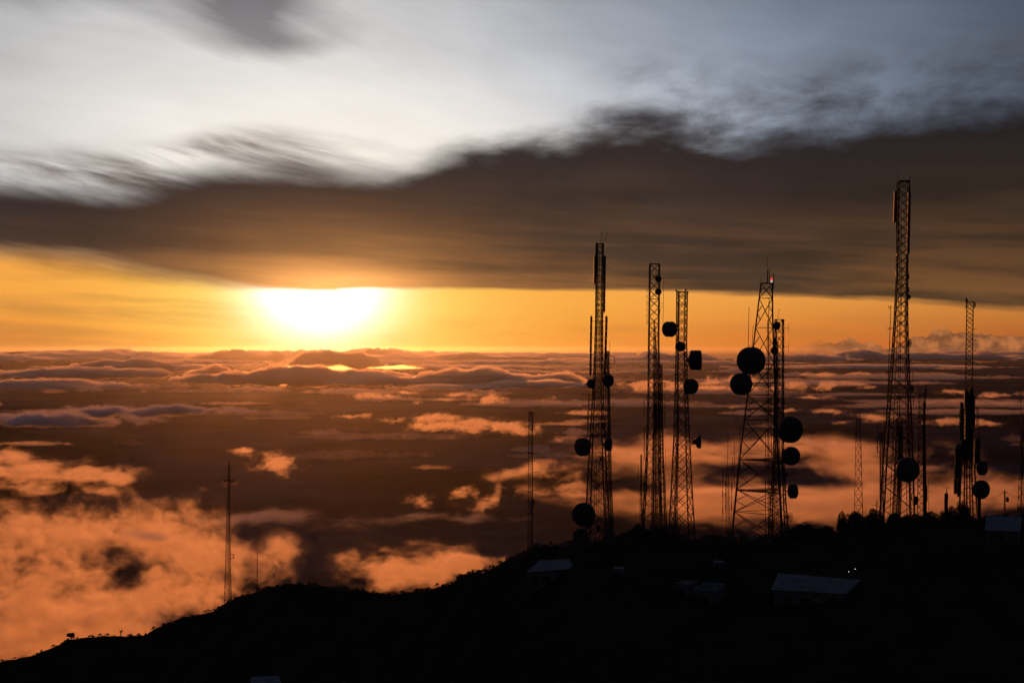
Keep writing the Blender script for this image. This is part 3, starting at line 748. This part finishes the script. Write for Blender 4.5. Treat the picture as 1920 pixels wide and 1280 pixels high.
# 4: big self supporting tower
t = Tower('broad three legged tower with two huge drum dishes and a red lamp on top', 230, [(531, 1427.5, 1450), (597, 1419.5, 1451.5), (740, 1403, 1458), (862, 1388, 1466), (1003, 1374.5, 1474.5)], nl=3, rot=20, style='XS', leg=.30, bar=.11,
          levels=[531, 559, 614, 682, 740, 787, 862, 918, 960])
t.dish(1406, 676, 25, -32, .72, -1.0); t.dish(1387, 719.5, 20, -36, .62, -1.2)
t.whip(1404.5, 575, 652, x1=1403, w=.08, arms=(.95,)); t.whip(1412.5, 610, 652, x1=1410, w=.08, arms=(.9,)); t.whip(1438.5, 480, 530, w=.05, arms=(1,)); t.whip(1439.5, 506, 530, w=.11, arms=(1,)); t.whip(1442.5, 503, 531, w=.10, arms=(1,)); t.whip(1450.7, 512, 541, w=.12, arms=(.9,))
t.whip(1426.5, 520, 533, w=.04, arms=(1,)); t.bracket(1449, 528, 541)
t.whip(1387.5, 797, 882, w=.09, arms=(.65, 1.0)); t.whip(1433.5, 752, 772, w=.05, arms=(.5,))
t.platform(862, 2, True); t.platform(920, 2, False); t.platform(718, 1, False)
t.cables([(.60, 600, -.3), (.66, 560, -.2), (.70, 600, .2), (.76, 640, .2)], 600, .08)
lamp_m = bpy.data.materials.new('beacon_glow'); lamp_m.use_nodes = True; _b = lamp_m.node_tree.nodes['Principled BSDF']
_b.inputs['Base Color'].default_value = (.5, .03, .02, 1); _b.inputs['Emission Color'].default_value = (1, .05, .03, 1); _b.inputs['Emission Strength'].default_value = .9
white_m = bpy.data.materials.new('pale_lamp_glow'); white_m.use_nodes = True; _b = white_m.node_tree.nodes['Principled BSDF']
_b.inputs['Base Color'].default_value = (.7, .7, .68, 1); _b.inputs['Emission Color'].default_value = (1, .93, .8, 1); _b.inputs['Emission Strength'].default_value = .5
pm = Matrix.Translation(t.P(1446.3, 526.5, -.2)) @ Matrix.Rotation(R(90), 4, 'X')
b = MB().lathe([(.13, -.35), (.17, -.3), (.17, .05), (.1, .1), (.05, .1)], pm, 14).build('beacon_base', white_m, t.root, True); b['label'] = 'pale foot of the red lamp'
MB().lathe([(.05, .1), (.16, .12), (.17, .35), (.10, .5), (.001, .55)], pm, 14).build('beacon_lamp', lamp_m, t.root, True)
# 5
t = Tower('narrow square mast overlapping the broad tower, big dishes down its right side', 242, [(599, 1452, 1470.5), (700, 1452, 1470.5), (860, 1449, 1470.5), (940, 1443, 1475), (1003, 1440, 1480)], rot=24, ratio=1.0, leg=.20, bar=.085, horiz=3)
t.dish(1455, 611, 7.5, 35, .5, -.8); t.dish(1450.5, 657, 7.3, 30, .5, -.8)
t.dish(1478.5, 804.5, 24, 14, .35, -1.6); t.dish(1480.5, 853.5, 17, 14, .35, -1.4); t.dish(1472, 888, 4.2, 20, .5, -.6); t.dish(1486, 920, 13.5, 52, .62, -.5, tilt=-4); t.dish(1479, 968, 8.5, 25, 0, -.5, kind='grid')
t.box_unit(1467.5, 601, 6, 3.4, name='camera_housing'); t.rod(1461.5, 581, 1457, 600, 20)
for py in (615, 650, 685, 719): t.yagi(1472, py, 6, 1, 1, True, 0.1); t.whip(1478.5, py-8, py+10, w=.045, arms=())
t.yagi(1472, 757, 6, 2, 1, True, 14)
t.cables([(.3, 640, 0), (.4, 640, .2), (.5, 680, .2), (.6, 760, .1), (.2, 620, -.3)], 640, .08)
t.box_unit(1453, 640, 4, 10); t.box_unit(1454, 700, 3, 12)
# 6
t = Tower('very thin guyed mast with whip aerials between the open mast and the broad tower', 320, [(884, 1362, 1367), (1003, 1361, 1368.5)], nl=3, rot=18, ratio=1.2, leg=.10, bar=.05, name='thin_mast', cat='mast')
t.whip(1365.3, 812, 884, x1=1363.5, w=.09, arms=(1,)); t.whip(1355.2, 884, 970, w=.10, seg=3, arms=(.5, .9)); t.whip(1373.5, 861, 1003, x1=1370, w=.10, seg=4, arms=(.5,)); t.whip(1377, 819, 904, w=.08, arms=(.95,)); t.whip(1360.5, 895, 960, w=.08, seg=3); t.whip(1374.5, 940, 1003, w=.08, arms=(.2,))
t.yagi(1356, 976, 3, 2, -1, True, 4); t.bracket(1384, 896, 905)
# 7 tallest
t = Tower('tallest tower, long black panels at its top and one large dish low down', 236, [(340, 1684, 1705), (400, 1683, 1703), (520, 1681, 1701.5), (600, 1677, 1701.5), (660, 1673, 1703), (760, 1665, 1707), (870, 1657, 1710.5), (965, 1651, 1713)],
          rot=38, ratio=.86, leg=.26, bar=.12, horiz=0)
t.panels(1678.5, 359, 417, 4, 4.6, x1=1676.5); t.panels(1704.5, 359, 476, 8, 5.2, x1=1702); t.whip(1682, 340, 430, w=.10, x1=1680.5); t.whip(1706, 337, 365, w=.12, arms=(.5,))
t.rod(1684, 324, 1684, 340, 14); t.rod(1702, 325, 1702, 340, 6); t.box_unit(1705, 333, 4, 2.4, name='camera_housing')
t.dish(1700.5, 557, 4.4, 12, .5, -1.0); t.box_unit(1703, 518, 3, 9); t.box_unit(1703, 543, 3, 8); t.box_unit(1680.5, 513, 2, 9); t.box_unit(1682, 478, 2, 5)
t.dish(1690.5, 877, 22.5, 8, .35, -3.4)
t.whip(1670.5, 573, 645, x1=1668, w=.10, arms=(.58,)); t.whip(1668, 640, 765, x1=1664, w=.13, arms=(.5, .9)); t.yagi(1669, 576, 3, 2, -1, True, 8); t.yagi(1668, 616, 3, 2, -1, True, 6); t.yagi(1667, 657, 3, 2, -1, True, 6); t.yagi(1665, 698, 3, 2, -1, True, 6); t.yagi(1665, 739, 3, 2, -1, True, 6)
t.bracket(1712, 698.5, 716); t.bracket(1713, 742, 758); t.dish(1711, 728, 6, 74, .5, 0); t.dish(1707, 643, 8, 60, 0, 0, kind='grid'); t.yagi(1706, 677, 3, 2, 1, True, 4)
t.cables([(.3, 420, .3), (.45, 420, .3), (.55, 500, .3), (.88, 480, -.3), (.8, 560, 0), (.93, 620, 0), (.5, 760, 0)], 420, .08)
t.box_unit(1717.5, 938, 7, 16)
t = Tower('slim mast standing inside the outline of the tallest tower', 275, [(786, 1680, 1693), (840, 1678, 1694), (965, 1672, 1690)], rot=20, ratio=1.0, leg=.16, bar=.08, mat=RED)
t.whip(1675, 805, 860, w=.12); t.whip(1687, 790, 905, w=.16); t.cables([(.5, 790, 0), (.7, 800, 0)], 800, .2)
t = Tower('close group of slim masts just left of the tallest tower', 290, [(810, 1650.5, 1655.5), (965, 1652, 1657)], nl=3, rot=20, ratio=1.3, leg=.16, bar=.08, mat=RED, name='thin_mast', cat='mast')
t.whip(1657.5, 762, 840, w=.09); t.whip(1645, 792, 848, w=.10, seg=3); t.bracket(1645.5, 838, 847); t.whip(1650, 815, 940, w=.14, arms=(.3, .8)); t.bracket(1649.5, 812, 835)
# 8
t = Tower('lone slim mast left of the tallest tower, plain and without dishes', 300, [(779, 1606, 1614), (830, 1605, 1615.5), (955, 1602.5, 1619.5)], nl=3, rot=15, ratio=1.3, leg=.13, bar=.06)
t.whip(1613.5, 777, 800, w=.08, arms=(.5,))
# 9
t = Tower('slender red mast just right of the tallest tower with crossbars near its foot', 270, [(737, 1722.5, 1735), (840, 1721, 1736.5), (958, 1719, 1738.5)], rot=30, ratio=.85, leg=.16, bar=.07, mat=RED)
t.whip(1722.5, 714, 738, w=.05, arms=(1,)); t.whip(1736.5, 720, 800, x1=1733, w=.16, arms=(.2, .6), seg=3); t.yagi(1718, 859, 8, 2, -1, False, 5); t.yagi(1716, 917, 6, 2, -1, False, 5); t.yagi(1738, 886, 10, 2, 1, True, 3); t.yagi(1740, 921, 8, 2, 1, True, 3)
t.whip(1741.5, 894, 960, w=.06, arms=(.2, .6)); t.cables([(.75, 750, 0), (.85, 760, 0), (.65, 800, 0)], 750, .16); t.box_unit(1736, 925, 5, 30)
t.yagi(1716, 837, 5, 2, -1, True, 4)
# 10
t = Tower('red mast near the right edge, its lower half crowded with dark equipment and dishes', 255, [(566, 1812, 1826), (700, 1809.5, 1824.5), (760, 1807, 1825), (880, 1800, 1830), (985, 1795, 1836)], rot=30, ratio=.75, leg=.16, bar=.075, mat=RED, horiz=4)
t.whip(1812.3, 559, 566, w=.35, arms=(1,)); t.panels(1811, 567, 576, 1, 2.4, arms=False); t.panels(1827.5, 567, 576, 1, 1.6, arms=False)
for py in (617, 638, 658, 713, 733): t.yagi(1826, py, 4, 2, 1, True, 2.5)
t.panels(1811, 734, 770, 1, 6, arms=True, deep=.7); t.panels(1819.5, 729, 835, 3, 8, deep=.9, x1=1818, arms=False); t.panels(1802.5, 754, 824, 2, 5.5, x1=1801.5, deep=.7); t.panels(1825.5, 742, 800, 2, 3.4)
t.whip(1832, 762, 830, w=.16); t.whip(1835.2, 762, 830, w=.12, arms=(.1,)); t.panels(1812, 772, 832, 2, 7, deep=.6, arms=False)
t.panels(1812, 822, 862, 2, 22, deep=1.0, arms=False); t.panels(1831, 822, 868, 2, 10, deep=.9, arms=False); t.panels(1793, 842, 925, 3, 4.5, x1=1790, deep=.6); t.panels(1797.5, 833, 930, 3, 5, deep=.6, x1=1797)
t.dish(1838, 876, 13.5, 40, .5, -1.2); t.dish(1834, 915.5, 17, 20, .4, -1.8); t.dish(1797, 841, 9, -70, .5, -.5)
t.panels(1834.5, 930, 985, 2, 6, deep=.8, arms=False); t.cables([(.3, 730, 0), (.45, 730, .2), (.6, 730, 0), (.75, 740, .2)], 730, .2)
# 11 at the frame's edge
t = Tower('mast cut by the right edge of the photograph', 300, [(800, 1914, 1925), (880, 1911, 1929), (965, 1906.5, 1932)], nl=3, rot=40, ratio=.8, leg=.15, bar=.07)
t.whip(1914.3, 725, 850, w=.08, seg=3, arms=(.7, .9)); t.whip(1917.5, 770, 900, w=.1, seg=4, arms=(.5,)); t.yagi(1914, 842, 5, 2, -1, True, 3); t.cables([(.3, 820, 0)], 820, .15)
# 12
t = Tower('slender mast standing alone left of the tall ones, with short side aerials', 245, [(772, 991.5, 999), (1000, 990, 998.5), (1036, 989.5, 999)], nl=3, rot=25, ratio=1.15, leg=.10, bar=.045)
for py, L in ((776, 6), (805, 4), (833, 4), (864, 4), (885, 11), (919, 11)): t.yagi(999, py, L, 2, 1, True, 4)
t.box_unit(999.5, 940, 3, 12); t.box_unit(999, 950, 4, 5); t.platform(849, 1, False); t.whip(994.5, 769, 778, w=.05, arms=(1,))
# 13
t = Tower('lone slender mast on the far left slope with a triangular crosspiece near its top', 318, [(872, 428.4, 430.2), (898, 427.6, 430.9), (960, 425.0, 430.6), (1060, 422.5, 431.5), (1125, 420.5, 432.5)], nl=3, rot=22, ratio=1.0, leg=.12, bar=.055)
mb = MB().bar(t.P(418.5, 900.5), t.P(439.5, 900.5), .3).bar(t.P(419, 901), t.P(426, 907), .2).bar(t.P(439, 901), t.P(430.5, 907), .2).bar(t.P(422, 903), t.P(436, 903), .15); mb.build('crosspiece', STEEL, t.root)
t.whip(430, 864, 875, w=.08, arms=(1,)); t.bracket(438, 1039, 1046, w=.12)
t = Tower('hair thin pole in the cloud right of the mast on the left slope', 306, [(1035, 481.8, 482.6), (1110, 481.2, 483)], nl=3, rot=22, ratio=6, leg=.035, bar=.02, name='thin_mast', cat='mast')
# fan aerial beside the crowded mast
t = Tower('short post with a fanned aerial between the tallest tower and the crowded red mast', 262, [(925, 1772.5, 1776.5), (975, 1772, 1777)], nl=3, rot=0, ratio=1, leg=.3, bar=.12, name='aerial_post', cat='post')
t.rod(1775.5, 914, 1775, 926, 24, w=.16); t.yagi(1771, 913, 4, 2, -1, False, 5); t.yagi(1778, 914, 4, 2, 1, False, 5); t.box_unit(1774.5, 930, 6, 10)
# small TV style aerial left
t = Tower('low television style aerial above the trees left of the tallest tower', 280, [(938, 1643.6, 1644.8), (965, 1643.6, 1644.8)], nl=3, rot=0, ratio=4, leg=.08, bar=.04, name='aerial_post', cat='post')
t.yagi(1644.5, 950, 9, 5, 1, True, 3); t.yagi(1643.5, 947, 9, 5, -1, True, 3); t.whip(1646.2, 938, 950, w=.05)
# 17 utility pole
def pole(px, top, Y, label):
    k = Y/FPX; x = (px-960)*k; zb = gz(x, Y)-.3; root = empty('utility_pole', (x, Y, zb)); tag(root, label, 'pole')
    p = lambda a, b, dy=0: Vector(((a-960)*k, Y+dy, (HOR-b)*k))
    MB().bar(Vector((x, Y, zb)), p(px, top), .26, .2, k=8).build('pole_shaft', pmat('weathered_wood', (.06, .045, .03), .8, 4, .3), root)
    MB().bar(p(px-5, top+5), p(px+5, top+5), .12).bar(p(px-4, top+5), p(px-4, top+3.5), .1).bar(p(px+4, top+5), p(px+4, top+3.5), .1).build('crossarm', DARK, root)
    m = Matrix.Translation(p(px+4.2, top+18, -.2)) @ Matrix.Rotation(R(90), 4, 'X')
    MB().lathe([(.001, -.42), (.26, -.42), (.28, -.35), (.28, .3), (.24, .4), (.08, .44), (.08, .55), (.001, .55)], m, 16).build('transformer', DARK, root, True)
    return p
pf = pole(1884, 918, 270, 'wooden utility pole carrying a transformer near the right edge')
def wire(a, b, sag, label, n=14, w=.045):
    mb = MB(); pts = [Vector(a).lerp(Vector(b), i/n)-Vector((0, 0, sag*4*(i/n)*(1-i/n))) for i in range(n+1)]
    for p, q in zip(pts, pts[1:]): mb.bar(p, q, w, k=4, cap=False)
    tag(mb.build('power_line', CABLE), label, 'wire')
wire(at(1840, 934, 262), pf(1879, 924), .5, 'upper wire running from the crowded red mast to the utility pole')
wire(at(1840, 943, 262), pf(1884, 943), .3, 'lower wire running from the crowded red mast to the utility pole')
wire(pf(1889, 924), at(1913, 930, 300), .4, 'wire running from the utility pole to the mast at the edge')
# ------------------------------------------------------------------ trees on the crest
LEAF = pmat('dark_leaves', (.030, .036, .018), .85, .8, .4, spec=.1)
BARK = pmat('dark_bark', (.04, .03, .022), .9, 2.0, .3)
def leaves(mb, c, rx, ry, rz, n, size, seed, lobes=9):
    rg = np.random.default_rng(seed)
    L = [(0, 0, -.1, .62)]
    for i in range(lobes):
        a = rg.uniform(0, 2*math.pi); e = rg.uniform(-.35, 1.0); q = rg.uniform(.45, .72)
        L.append((math.cos(a)*q*math.cos(e), math.sin(a)*q*math.cos(e), math.sin(e)*q, rg.uniform(.26, .44)))
    for i in range(n):
        l = L[rg.integers(len(L))]
        d = rg.normal(size=3); d /= np.linalg.norm(d); rad_ = l[3]*rg.uniform(.55, 1.06)**.6
        p = Vector((c[0]+(l[0]+d[0]*rad_)*rx, c[1]+(l[1]+d[1]*rad_)*ry, c[2]+(l[2]+d[2]*rad_)*rz))
        u = Vector(rg.normal(size=3)).normalized(); v = u.orthogonal().normalized(); w = size*rg.uniform(.6, 1.4)
        mb.add([p-u*w, p-v*w*.5, p+u*w, p+v*w*.5], [(0, 1, 2, 3)])
def tree(px, top, rx, ry, Yt, label, seed):
    k = Yt/FPX; x = (px-960)*k; zt = (HOR-top)*k; zb = gz(x, Yt)-.2
    RX = rx*k*1.12; RZ = max(ry*k, RX*.75); cz = zt-RZ*.88
    root = empty('broadleaf_tree', (x, Yt, zb)); tag(root, label, 'tree', 'trees along the crest')
    rg = random.Random(seed); tk = MB(); h = cz-zb; mid = Vector((x+rg.uniform(-.3, .3), Yt, zb+max(.4, h*.6)))
    tk.bar(Vector((x, Yt, zb-.2)), mid, .38, .26, k=7)
    for i in range(6):
        a = 2*math.pi*i/6+rg.random(); e = Vector((x+math.cos(a)*RX*.6, Yt+math.sin(a)*RX*.6, cz+rg.uniform(-.2, .6)*RZ)); m = mid.lerp(e, .5)+Vector((0, 0, .3))
        tk.bar(mid, m, .2, .13, k=5); tk.bar(m, e, .13, .04, k=5)
    tk.build('trunk', BARK, root)
    mb = MB(); leaves(mb, (x, Yt, cz), RX, RX, RZ, int(2600*min(1.6, max(.5, rx*ry/500))), .13, seed)
    # denser heart of the crown
    leaves(mb, (x, Yt, cz-RZ*.2), RX*.75, RX*.75, RZ*.8, 900, .30, seed+500, 5)
    mb.build('crown', LEAF, root)
TR = [(1040, 1016, 34, 14, 240, 'low rounded tree crown behind the long shed roof, left of the panel mast'),
      (1172, 996, 26, 20, 226, 'tree at the left foot of the cable laden mast'),
      (1193, 983, 20, 26, 224, 'taller tree crown just left of the cable laden mast'),
      (1222, 988, 24, 22, 222, 'tree standing in front of the cable laden mast'),
      (1256, 992, 28, 22, 223, 'broad tree between the cable laden mast and the open mast'),
      (1335, 994, 34, 26, 222, 'wide round tree between the open mast and the broad tower'),
      (1370, 1003, 24, 20, 224, 'small tree at the left leg of the broad tower'),
      (1442, 997, 30, 18, 225, 'low tree at the foot of the broad tower'),
      (1506, 977, 20, 26, 222, 'narrow round tree just right of the broad tower'),
      (1485, 991, 18, 20, 222, 'bush like tree at the right foot of the broad tower'),
      (1530, 983, 15, 22, 222, 'small tree with a notch beside it, right of the round one'),
      (1556, 984, 20, 22, 224, 'low tree in the gap before the taller group'),
      (1584, 961, 15, 34, 223, 'pointed tall crown at the left end of the taller group'),
      (1608, 957, 22, 30, 226, 'tree in front of the lone slim mast'),
      (1637, 950, 22, 32, 222, 'highest crown between the lone slim mast and the tallest tower'),
      (1679, 957, 26, 30, 225, 'tree at the foot of the tallest tower'),
      (1697, 961, 16, 26, 221, 'tree under the large dish of the tallest tower'),
      (1724, 962, 20, 26, 224, 'tree at the foot of the slender red mast'),
      (1747, 955, 16, 28, 222, 'round crown right of the slender red mast'),
      (1764, 967, 16, 24, 225, 'small tree before the post with the fanned aerial'),
      (1799, 931, 25, 54, 224, 'tall dense tree in front of the crowded red mast'),
      (1775, 952, 14, 34, 226, 'narrow tree against the left side of the tall dense one'),
      (1826, 968, 20, 26, 226, 'low tree at the right foot of the crowded red mast')]
for i, (px, top, rx, ry, Yt, lb) in enumerate(TR): tree(px, top, rx, ry, Yt, lb, 900+i)
# scrub: countless low bushes over the ridge
mb = MB(); rg = random.Random(3)
def bush(x, y, r, n=26, s=.11):
    z = gz(x, y)+r*.15
    for i in range(n):
        a = rg.uniform(0, 2*math.pi); e = rg.uniform(0, math.pi/2); q = r*rg.uniform(.5, 1)
        p = Vector((x+math.cos(a)*math.cos(e)*q, y+math.sin(a)*math.cos(e)*q, z+math.sin(e)*q*.75))
        u = Vector((rg.gauss(0, 1), rg.gauss(0, 1), rg.gauss(0, 1))).normalized(); v = u.orthogonal().normalized(); w = s*rg.uniform(.7, 1.5)*(1+r*.5)
        mb.add([p-u*w, p-v*w*.6, p+u*w, p+v*w*.6], [(0, 1, 2, 3)])
for i in range(620):
    px = -40+i*1.75+rg.uniform(-2, 2); Yr = float(np.interp(px, _rp, _rd)); dense = 1 if px > 560 else .75
    if rg.random() < .85*dense: bush((px-960)/FPX*Yr, Yr+rg.uniform(-4, 1.5), rg.choice((.3, .4, .55, .8)), 24)
for i in range(330):
    px = 1060+i*2.7; Yr = float(np.interp(px, _rp, _rd)); bush((px-960)/FPX*Yr, Yr+rg.uniform(-3, 1), rg.uniform(.4, .9), 22)
for i in range(900):
    px = rg.uniform(-40, 1960); Yr = float(np.interp(px, _rp, _rd)); Yb = Yr*rg.uniform(.68, .99); bush((px-960)/FPX*Yb, Yb, rg.uniform(.4, 1.1), 20)
tag(mb.build('scrub', LEAF), 'low scrub covering the dark ridge', kind='stuff')
# two little trees on the left skyline
def bare_tree(px, top, foot, w, label, leafy):
    Yt = float(np.interp(px, _rp, _rd)); k = Yt/FPX; x = (px-960)*k; z0 = gz(x, Yt)-.2; zt = (HOR-top)*k
    root = empty('sapling_tree', (x, Yt, z0)); tag(root, label, 'tree'); r = random.Random(int(px)); mb = MB()
    def grow(p, d, L, wd, dep):
        q = p+d*L; mb.bar(p, q, wd, wd*.65, k=5)
        if dep:
            for j in range(3):
                nd = (d+Vector((r.uniform(-.9, .9), r.uniform(-.5, .5), r.uniform(-.1, .5)))).normalized(); grow(p+d*L*r.uniform(.6, 1), nd, L*.62, wd*.62, dep-1)
    grow(Vector((x, Yt, z0)), Vector((.08, 0, 1)).normalized(), (zt-z0)*.48, .22, 4); mb.build('trunk', BARK, root)
    if leafy:
        m2 = MB(); leaves(m2, (x, Yt, (z0+zt)/2+.4), w*k/2, w*k/2, (zt-z0)*.42, 500, .22, int(px)); m2.build('crown', LEAF, root)
bare_tree(226, 1180, 1192, 12, 'bare forked sapling on the skyline of the left slope', False)
bare_tree(133, 1187, 1200, 14, 'small bushy tree on the skyline near the left edge', True)

# ------------------------------------------------------------------ sheds and houses below the crest
TIN = pmat('grey_tin_roof', (.13, .135, .145), .6, 1.2, .3, metal=.2, spec=.3)
TIN2 = pmat('blue_grey_tin_roof', (.055, .062, .08), .6, 1.2, .25, metal=.2, spec=.4)
WALLM = pmat('dull_block_wall', (.10, .095, .09), .9, 1.5, .3)
DOORM = pmat('dark_door', (.05, .05, .055), .6)
GLASS = pmat('dark_pane', (.02, .022, .025), .1, spec=.6)
def RG(px, py): return ray_ground(px, py+(24 if py < 1200 else 34))
def sheet(mb, a, b, c, d, pitch=.35, amp=.05):
    """corrugated sheet with corners a-b along the eave, d-c along the top; ribs run from eave to top"""
    a, b, c, d = map(Vector, (a, b, c, d)); n = max(6, int((b-a).length/pitch)*4); up = (b-a).cross(d-a).normalized()
    if up.z < 0: up = -up
    lo_, hi_ = [], []
    for i in range(n+1):
        f = i/n; h = up*(amp*math.sin(2*math.pi*f*n/4)); lo_.append(a.lerp(b, f)+h); hi_.append(d.lerp(c, f)+h)
    k = n+1; v = lo_+hi_+[p-up*.03 for p in lo_]+[p-up*.03 for p in hi_]; f = []
    for i in range(n):
        f += [(i, i+1, k+i+1, k+i), (2*k+i, 3*k+i, 3*k+i+1, 2*k+i+1)]
    f += [(0, k, 3*k, 2*k), (n, 2*k+n, 3*k+n, k+n)]
    f += [(i, 2*k+i, 2*k+i+1, i+1) for i in range(n)]+[(k+i, k+i+1, 3*k+i+1, 3*k+i) for i in range(n)]
    mb.add(v, f)
def shed(label, pa, pb, pc, pd, Yf, mat, wallh=2.6, pitch=.35, amp=.05, win=2, name='shed', Yb=None, cat='shed', bright=None):
    """roof corners in photograph pixels: front left, front right, back right, back left; Yf, Yb their distances"""
    dY = (Yb-Yf) if Yb else 8; Yf = RG((pa[0]+pb[0])/2, (pa[1]+pb[1])/2); Yb = Yf+dY
    A_, B_ = at(*pa, Yf), at(*pb, Yf); C_, D_ = at(*pc, Yb), at(*pd, Yb)
    cx = (A_+B_+C_+D_)/4; g0 = min(gz(p.x, p.y) for p in (A_, B_, C_, D_))-.3
    root = empty(name, (cx.x, cx.y, g0)); tag(root, label, cat)
    r = MB(); sheet(r, A_, B_, C_, D_, pitch, amp); r.build('roof', mat, root)
    ins = [p.lerp(cx, .06) for p in (A_, B_, C_, D_)]; dn = Vector((0, 0, -.14)); mb = MB()
    tops = [p+dn for p in ins]; bots = [Vector((p.x, p.y, g0)) for p in ins]
    for i in range(4):
        j = (i+1) % 4; mb.add([bots[i], bots[j], tops[j], tops[i]], [(0, 1, 2, 3)])
    mb.add(tops, [(0, 1, 2, 3)]); mb.build('wall', WALLM, root)
    u = (ins[1]-ins[0]); L = u.length; u.normalize(); nrm = Vector((u.y, -u.x, 0)).normalized()
    zt = min(tops[0].z, tops[1].z)
    dcen = ins[0]+u*L*.2; dcen.z = zt-1.15
    def panel(c, w, h, th, nm, m, par):
        q = MB(); a = c+nrm*.02
        q.add([a-u*w/2-Vector((0, 0, h/2)), a+u*w/2-Vector((0, 0, h/2)), a+u*w/2+Vector((0, 0, h/2)), a-u*w/2+Vector((0, 0, h/2))]+
              [a+nrm*th-u*w/2-Vector((0, 0, h/2)), a+nrm*th+u*w/2-Vector((0, 0, h/2)), a+nrm*th+u*w/2+Vector((0, 0, h/2)), a+nrm*th-u*w/2+Vector((0, 0, h/2))],
              [(0, 1, 5, 4), (1, 2, 6, 5), (2, 3, 7, 6), (3, 0, 4, 7), (4, 5, 6, 7), (0, 3, 2, 1)])
        o = q.build(nm, m, None); o.parent = par
        o.matrix_parent_inverse = fixm(par); return o
    panel(dcen, .9, 2.0, .06, 'door', DOORM, root)
    for i in range(win):
        c = ins[0]+u*L*(.45+.4*i/max(1, win-1)); c.z = zt-.9; f_ = panel(c, 1.2, .9, .07, 'window', DOORM, root); panel(c+nrm*.08, 1.0, .7, .012, 'pane', GLASS, f_)
    return root
def fixm(par):
    return Matrix.Translation(par.location).inverted() if par.type == 'EMPTY' else (Matrix.Translation(par.parent.location) @ par.matrix_parent_inverse).inverted()

shed('long corrugated shed roof on the dark slope below the broad tower', (1446, 1105), (1586, 1113), (1614, 1087), (1460, 1074), 196, TIN, pitch=.42, amp=.07, Yb=200.8)
shed('low two part shed roof with pale edges left of the panel mast', (986, 1073), (1068, 1066), (1086, 1047), (1012, 1050), 222, TIN2, pitch=.5, amp=.03, Yb=226.5)
shed('small bright ribbed roof on the slope below the open mast', (1262, 1093), (1292, 1097), (1310, 1089), (1282, 1087), 204, TIN, pitch=.5, amp=.09, Yb=205.3, win=1)
shed('dim ribbed roof just right of the small bright one', (1298, 1106), (1342, 1110), (1362, 1094), (1322, 1090), 201, TIN2, pitch=.5, amp=.07, Yb=203.5, win=1)
shed('blue roofed house at the right edge behind the utility pole', (1846, 994), (1912, 996), (1917, 969), (1850, 966), 214, TIN2, pitch=.5, amp=.02, Yb=221, name='house', cat='house')
shed('small grey roof cut by the bottom edge of the photograph', (466, 1300), (534, 1301), (523, 1266), (472, 1268), 262, TIN, pitch=.45, amp=.05, Yb=267, win=1)
shed('tiny roof catching light on the slope under the panel mast', (1149, 1066), (1169, 1066), (1170, 1062), (1152, 1063), 212, TIN, pitch=.6, amp=.08, Yb=212.7, win=1)
shed('tiny roof catching light left of the broad tower', (1337, 1054), (1358, 1055), (1358, 1051), (1340, 1050), 213, TIN, pitch=.6, amp=.08, Yb=213.7, win=1)
# two lit yard lamps
def yard_lamp(px, py, label):
    Yl = RG(px, py+4); k = Yl/FPX; p = at(px, py, Yl); x = p.x; z0 = gz(x, Yl)-.2; root = empty('yard_lamp', (x, Yl, z0)); tag(root, label, 'lamp')
    top = max(p.z, z0+2.0)
    MB().bar(Vector((x, Yl, z0)), Vector((x, Yl, p.z-.06 if p.z > z0+.6 else top)), .1, .08, k=8).build('post', STEEL, root)
    m = Matrix.Translation(Vector((x, Yl-.02, p.z if p.z > z0+.6 else top))) @ Matrix.Rotation(R(90), 4, 'X')
    MB().lathe([(.001, -.05), (.16, -.04), (.13, .1), (.02, .2), (.001, .2)], m, 12).build('lamp_shade', DARK, root, True)
    b = bmesh.new(); bmesh.ops.create_uvsphere(b, u_segments=10, v_segments=8, radius=.055); me = bpy.data.meshes.new('bulb'); b.to_mesh(me); b.free()
    lm = bpy.data.materials.get('lit_bulb') or bpy.data.materials.new('lit_bulb'); lm.use_nodes = True; q = lm.node_tree.nodes['Principled BSDF']; q.inputs['Emission Color'].default_value = (1, .95, .85, 1); q.inputs['Emission Strength'].default_value = 2.2
    me.materials.append(lm); o = bpy.data.objects.new('bulb', me); C.objects.link(o); o.parent = root; o.location = Vector((0, -.1, (m.translation.z-.06)-z0))
yard_lamp(1591, 1070, 'lower left of two tiny lit lamps above the long shed roof')
yard_lamp(1603, 1065, 'upper right of two tiny lit lamps above the long shed roof')
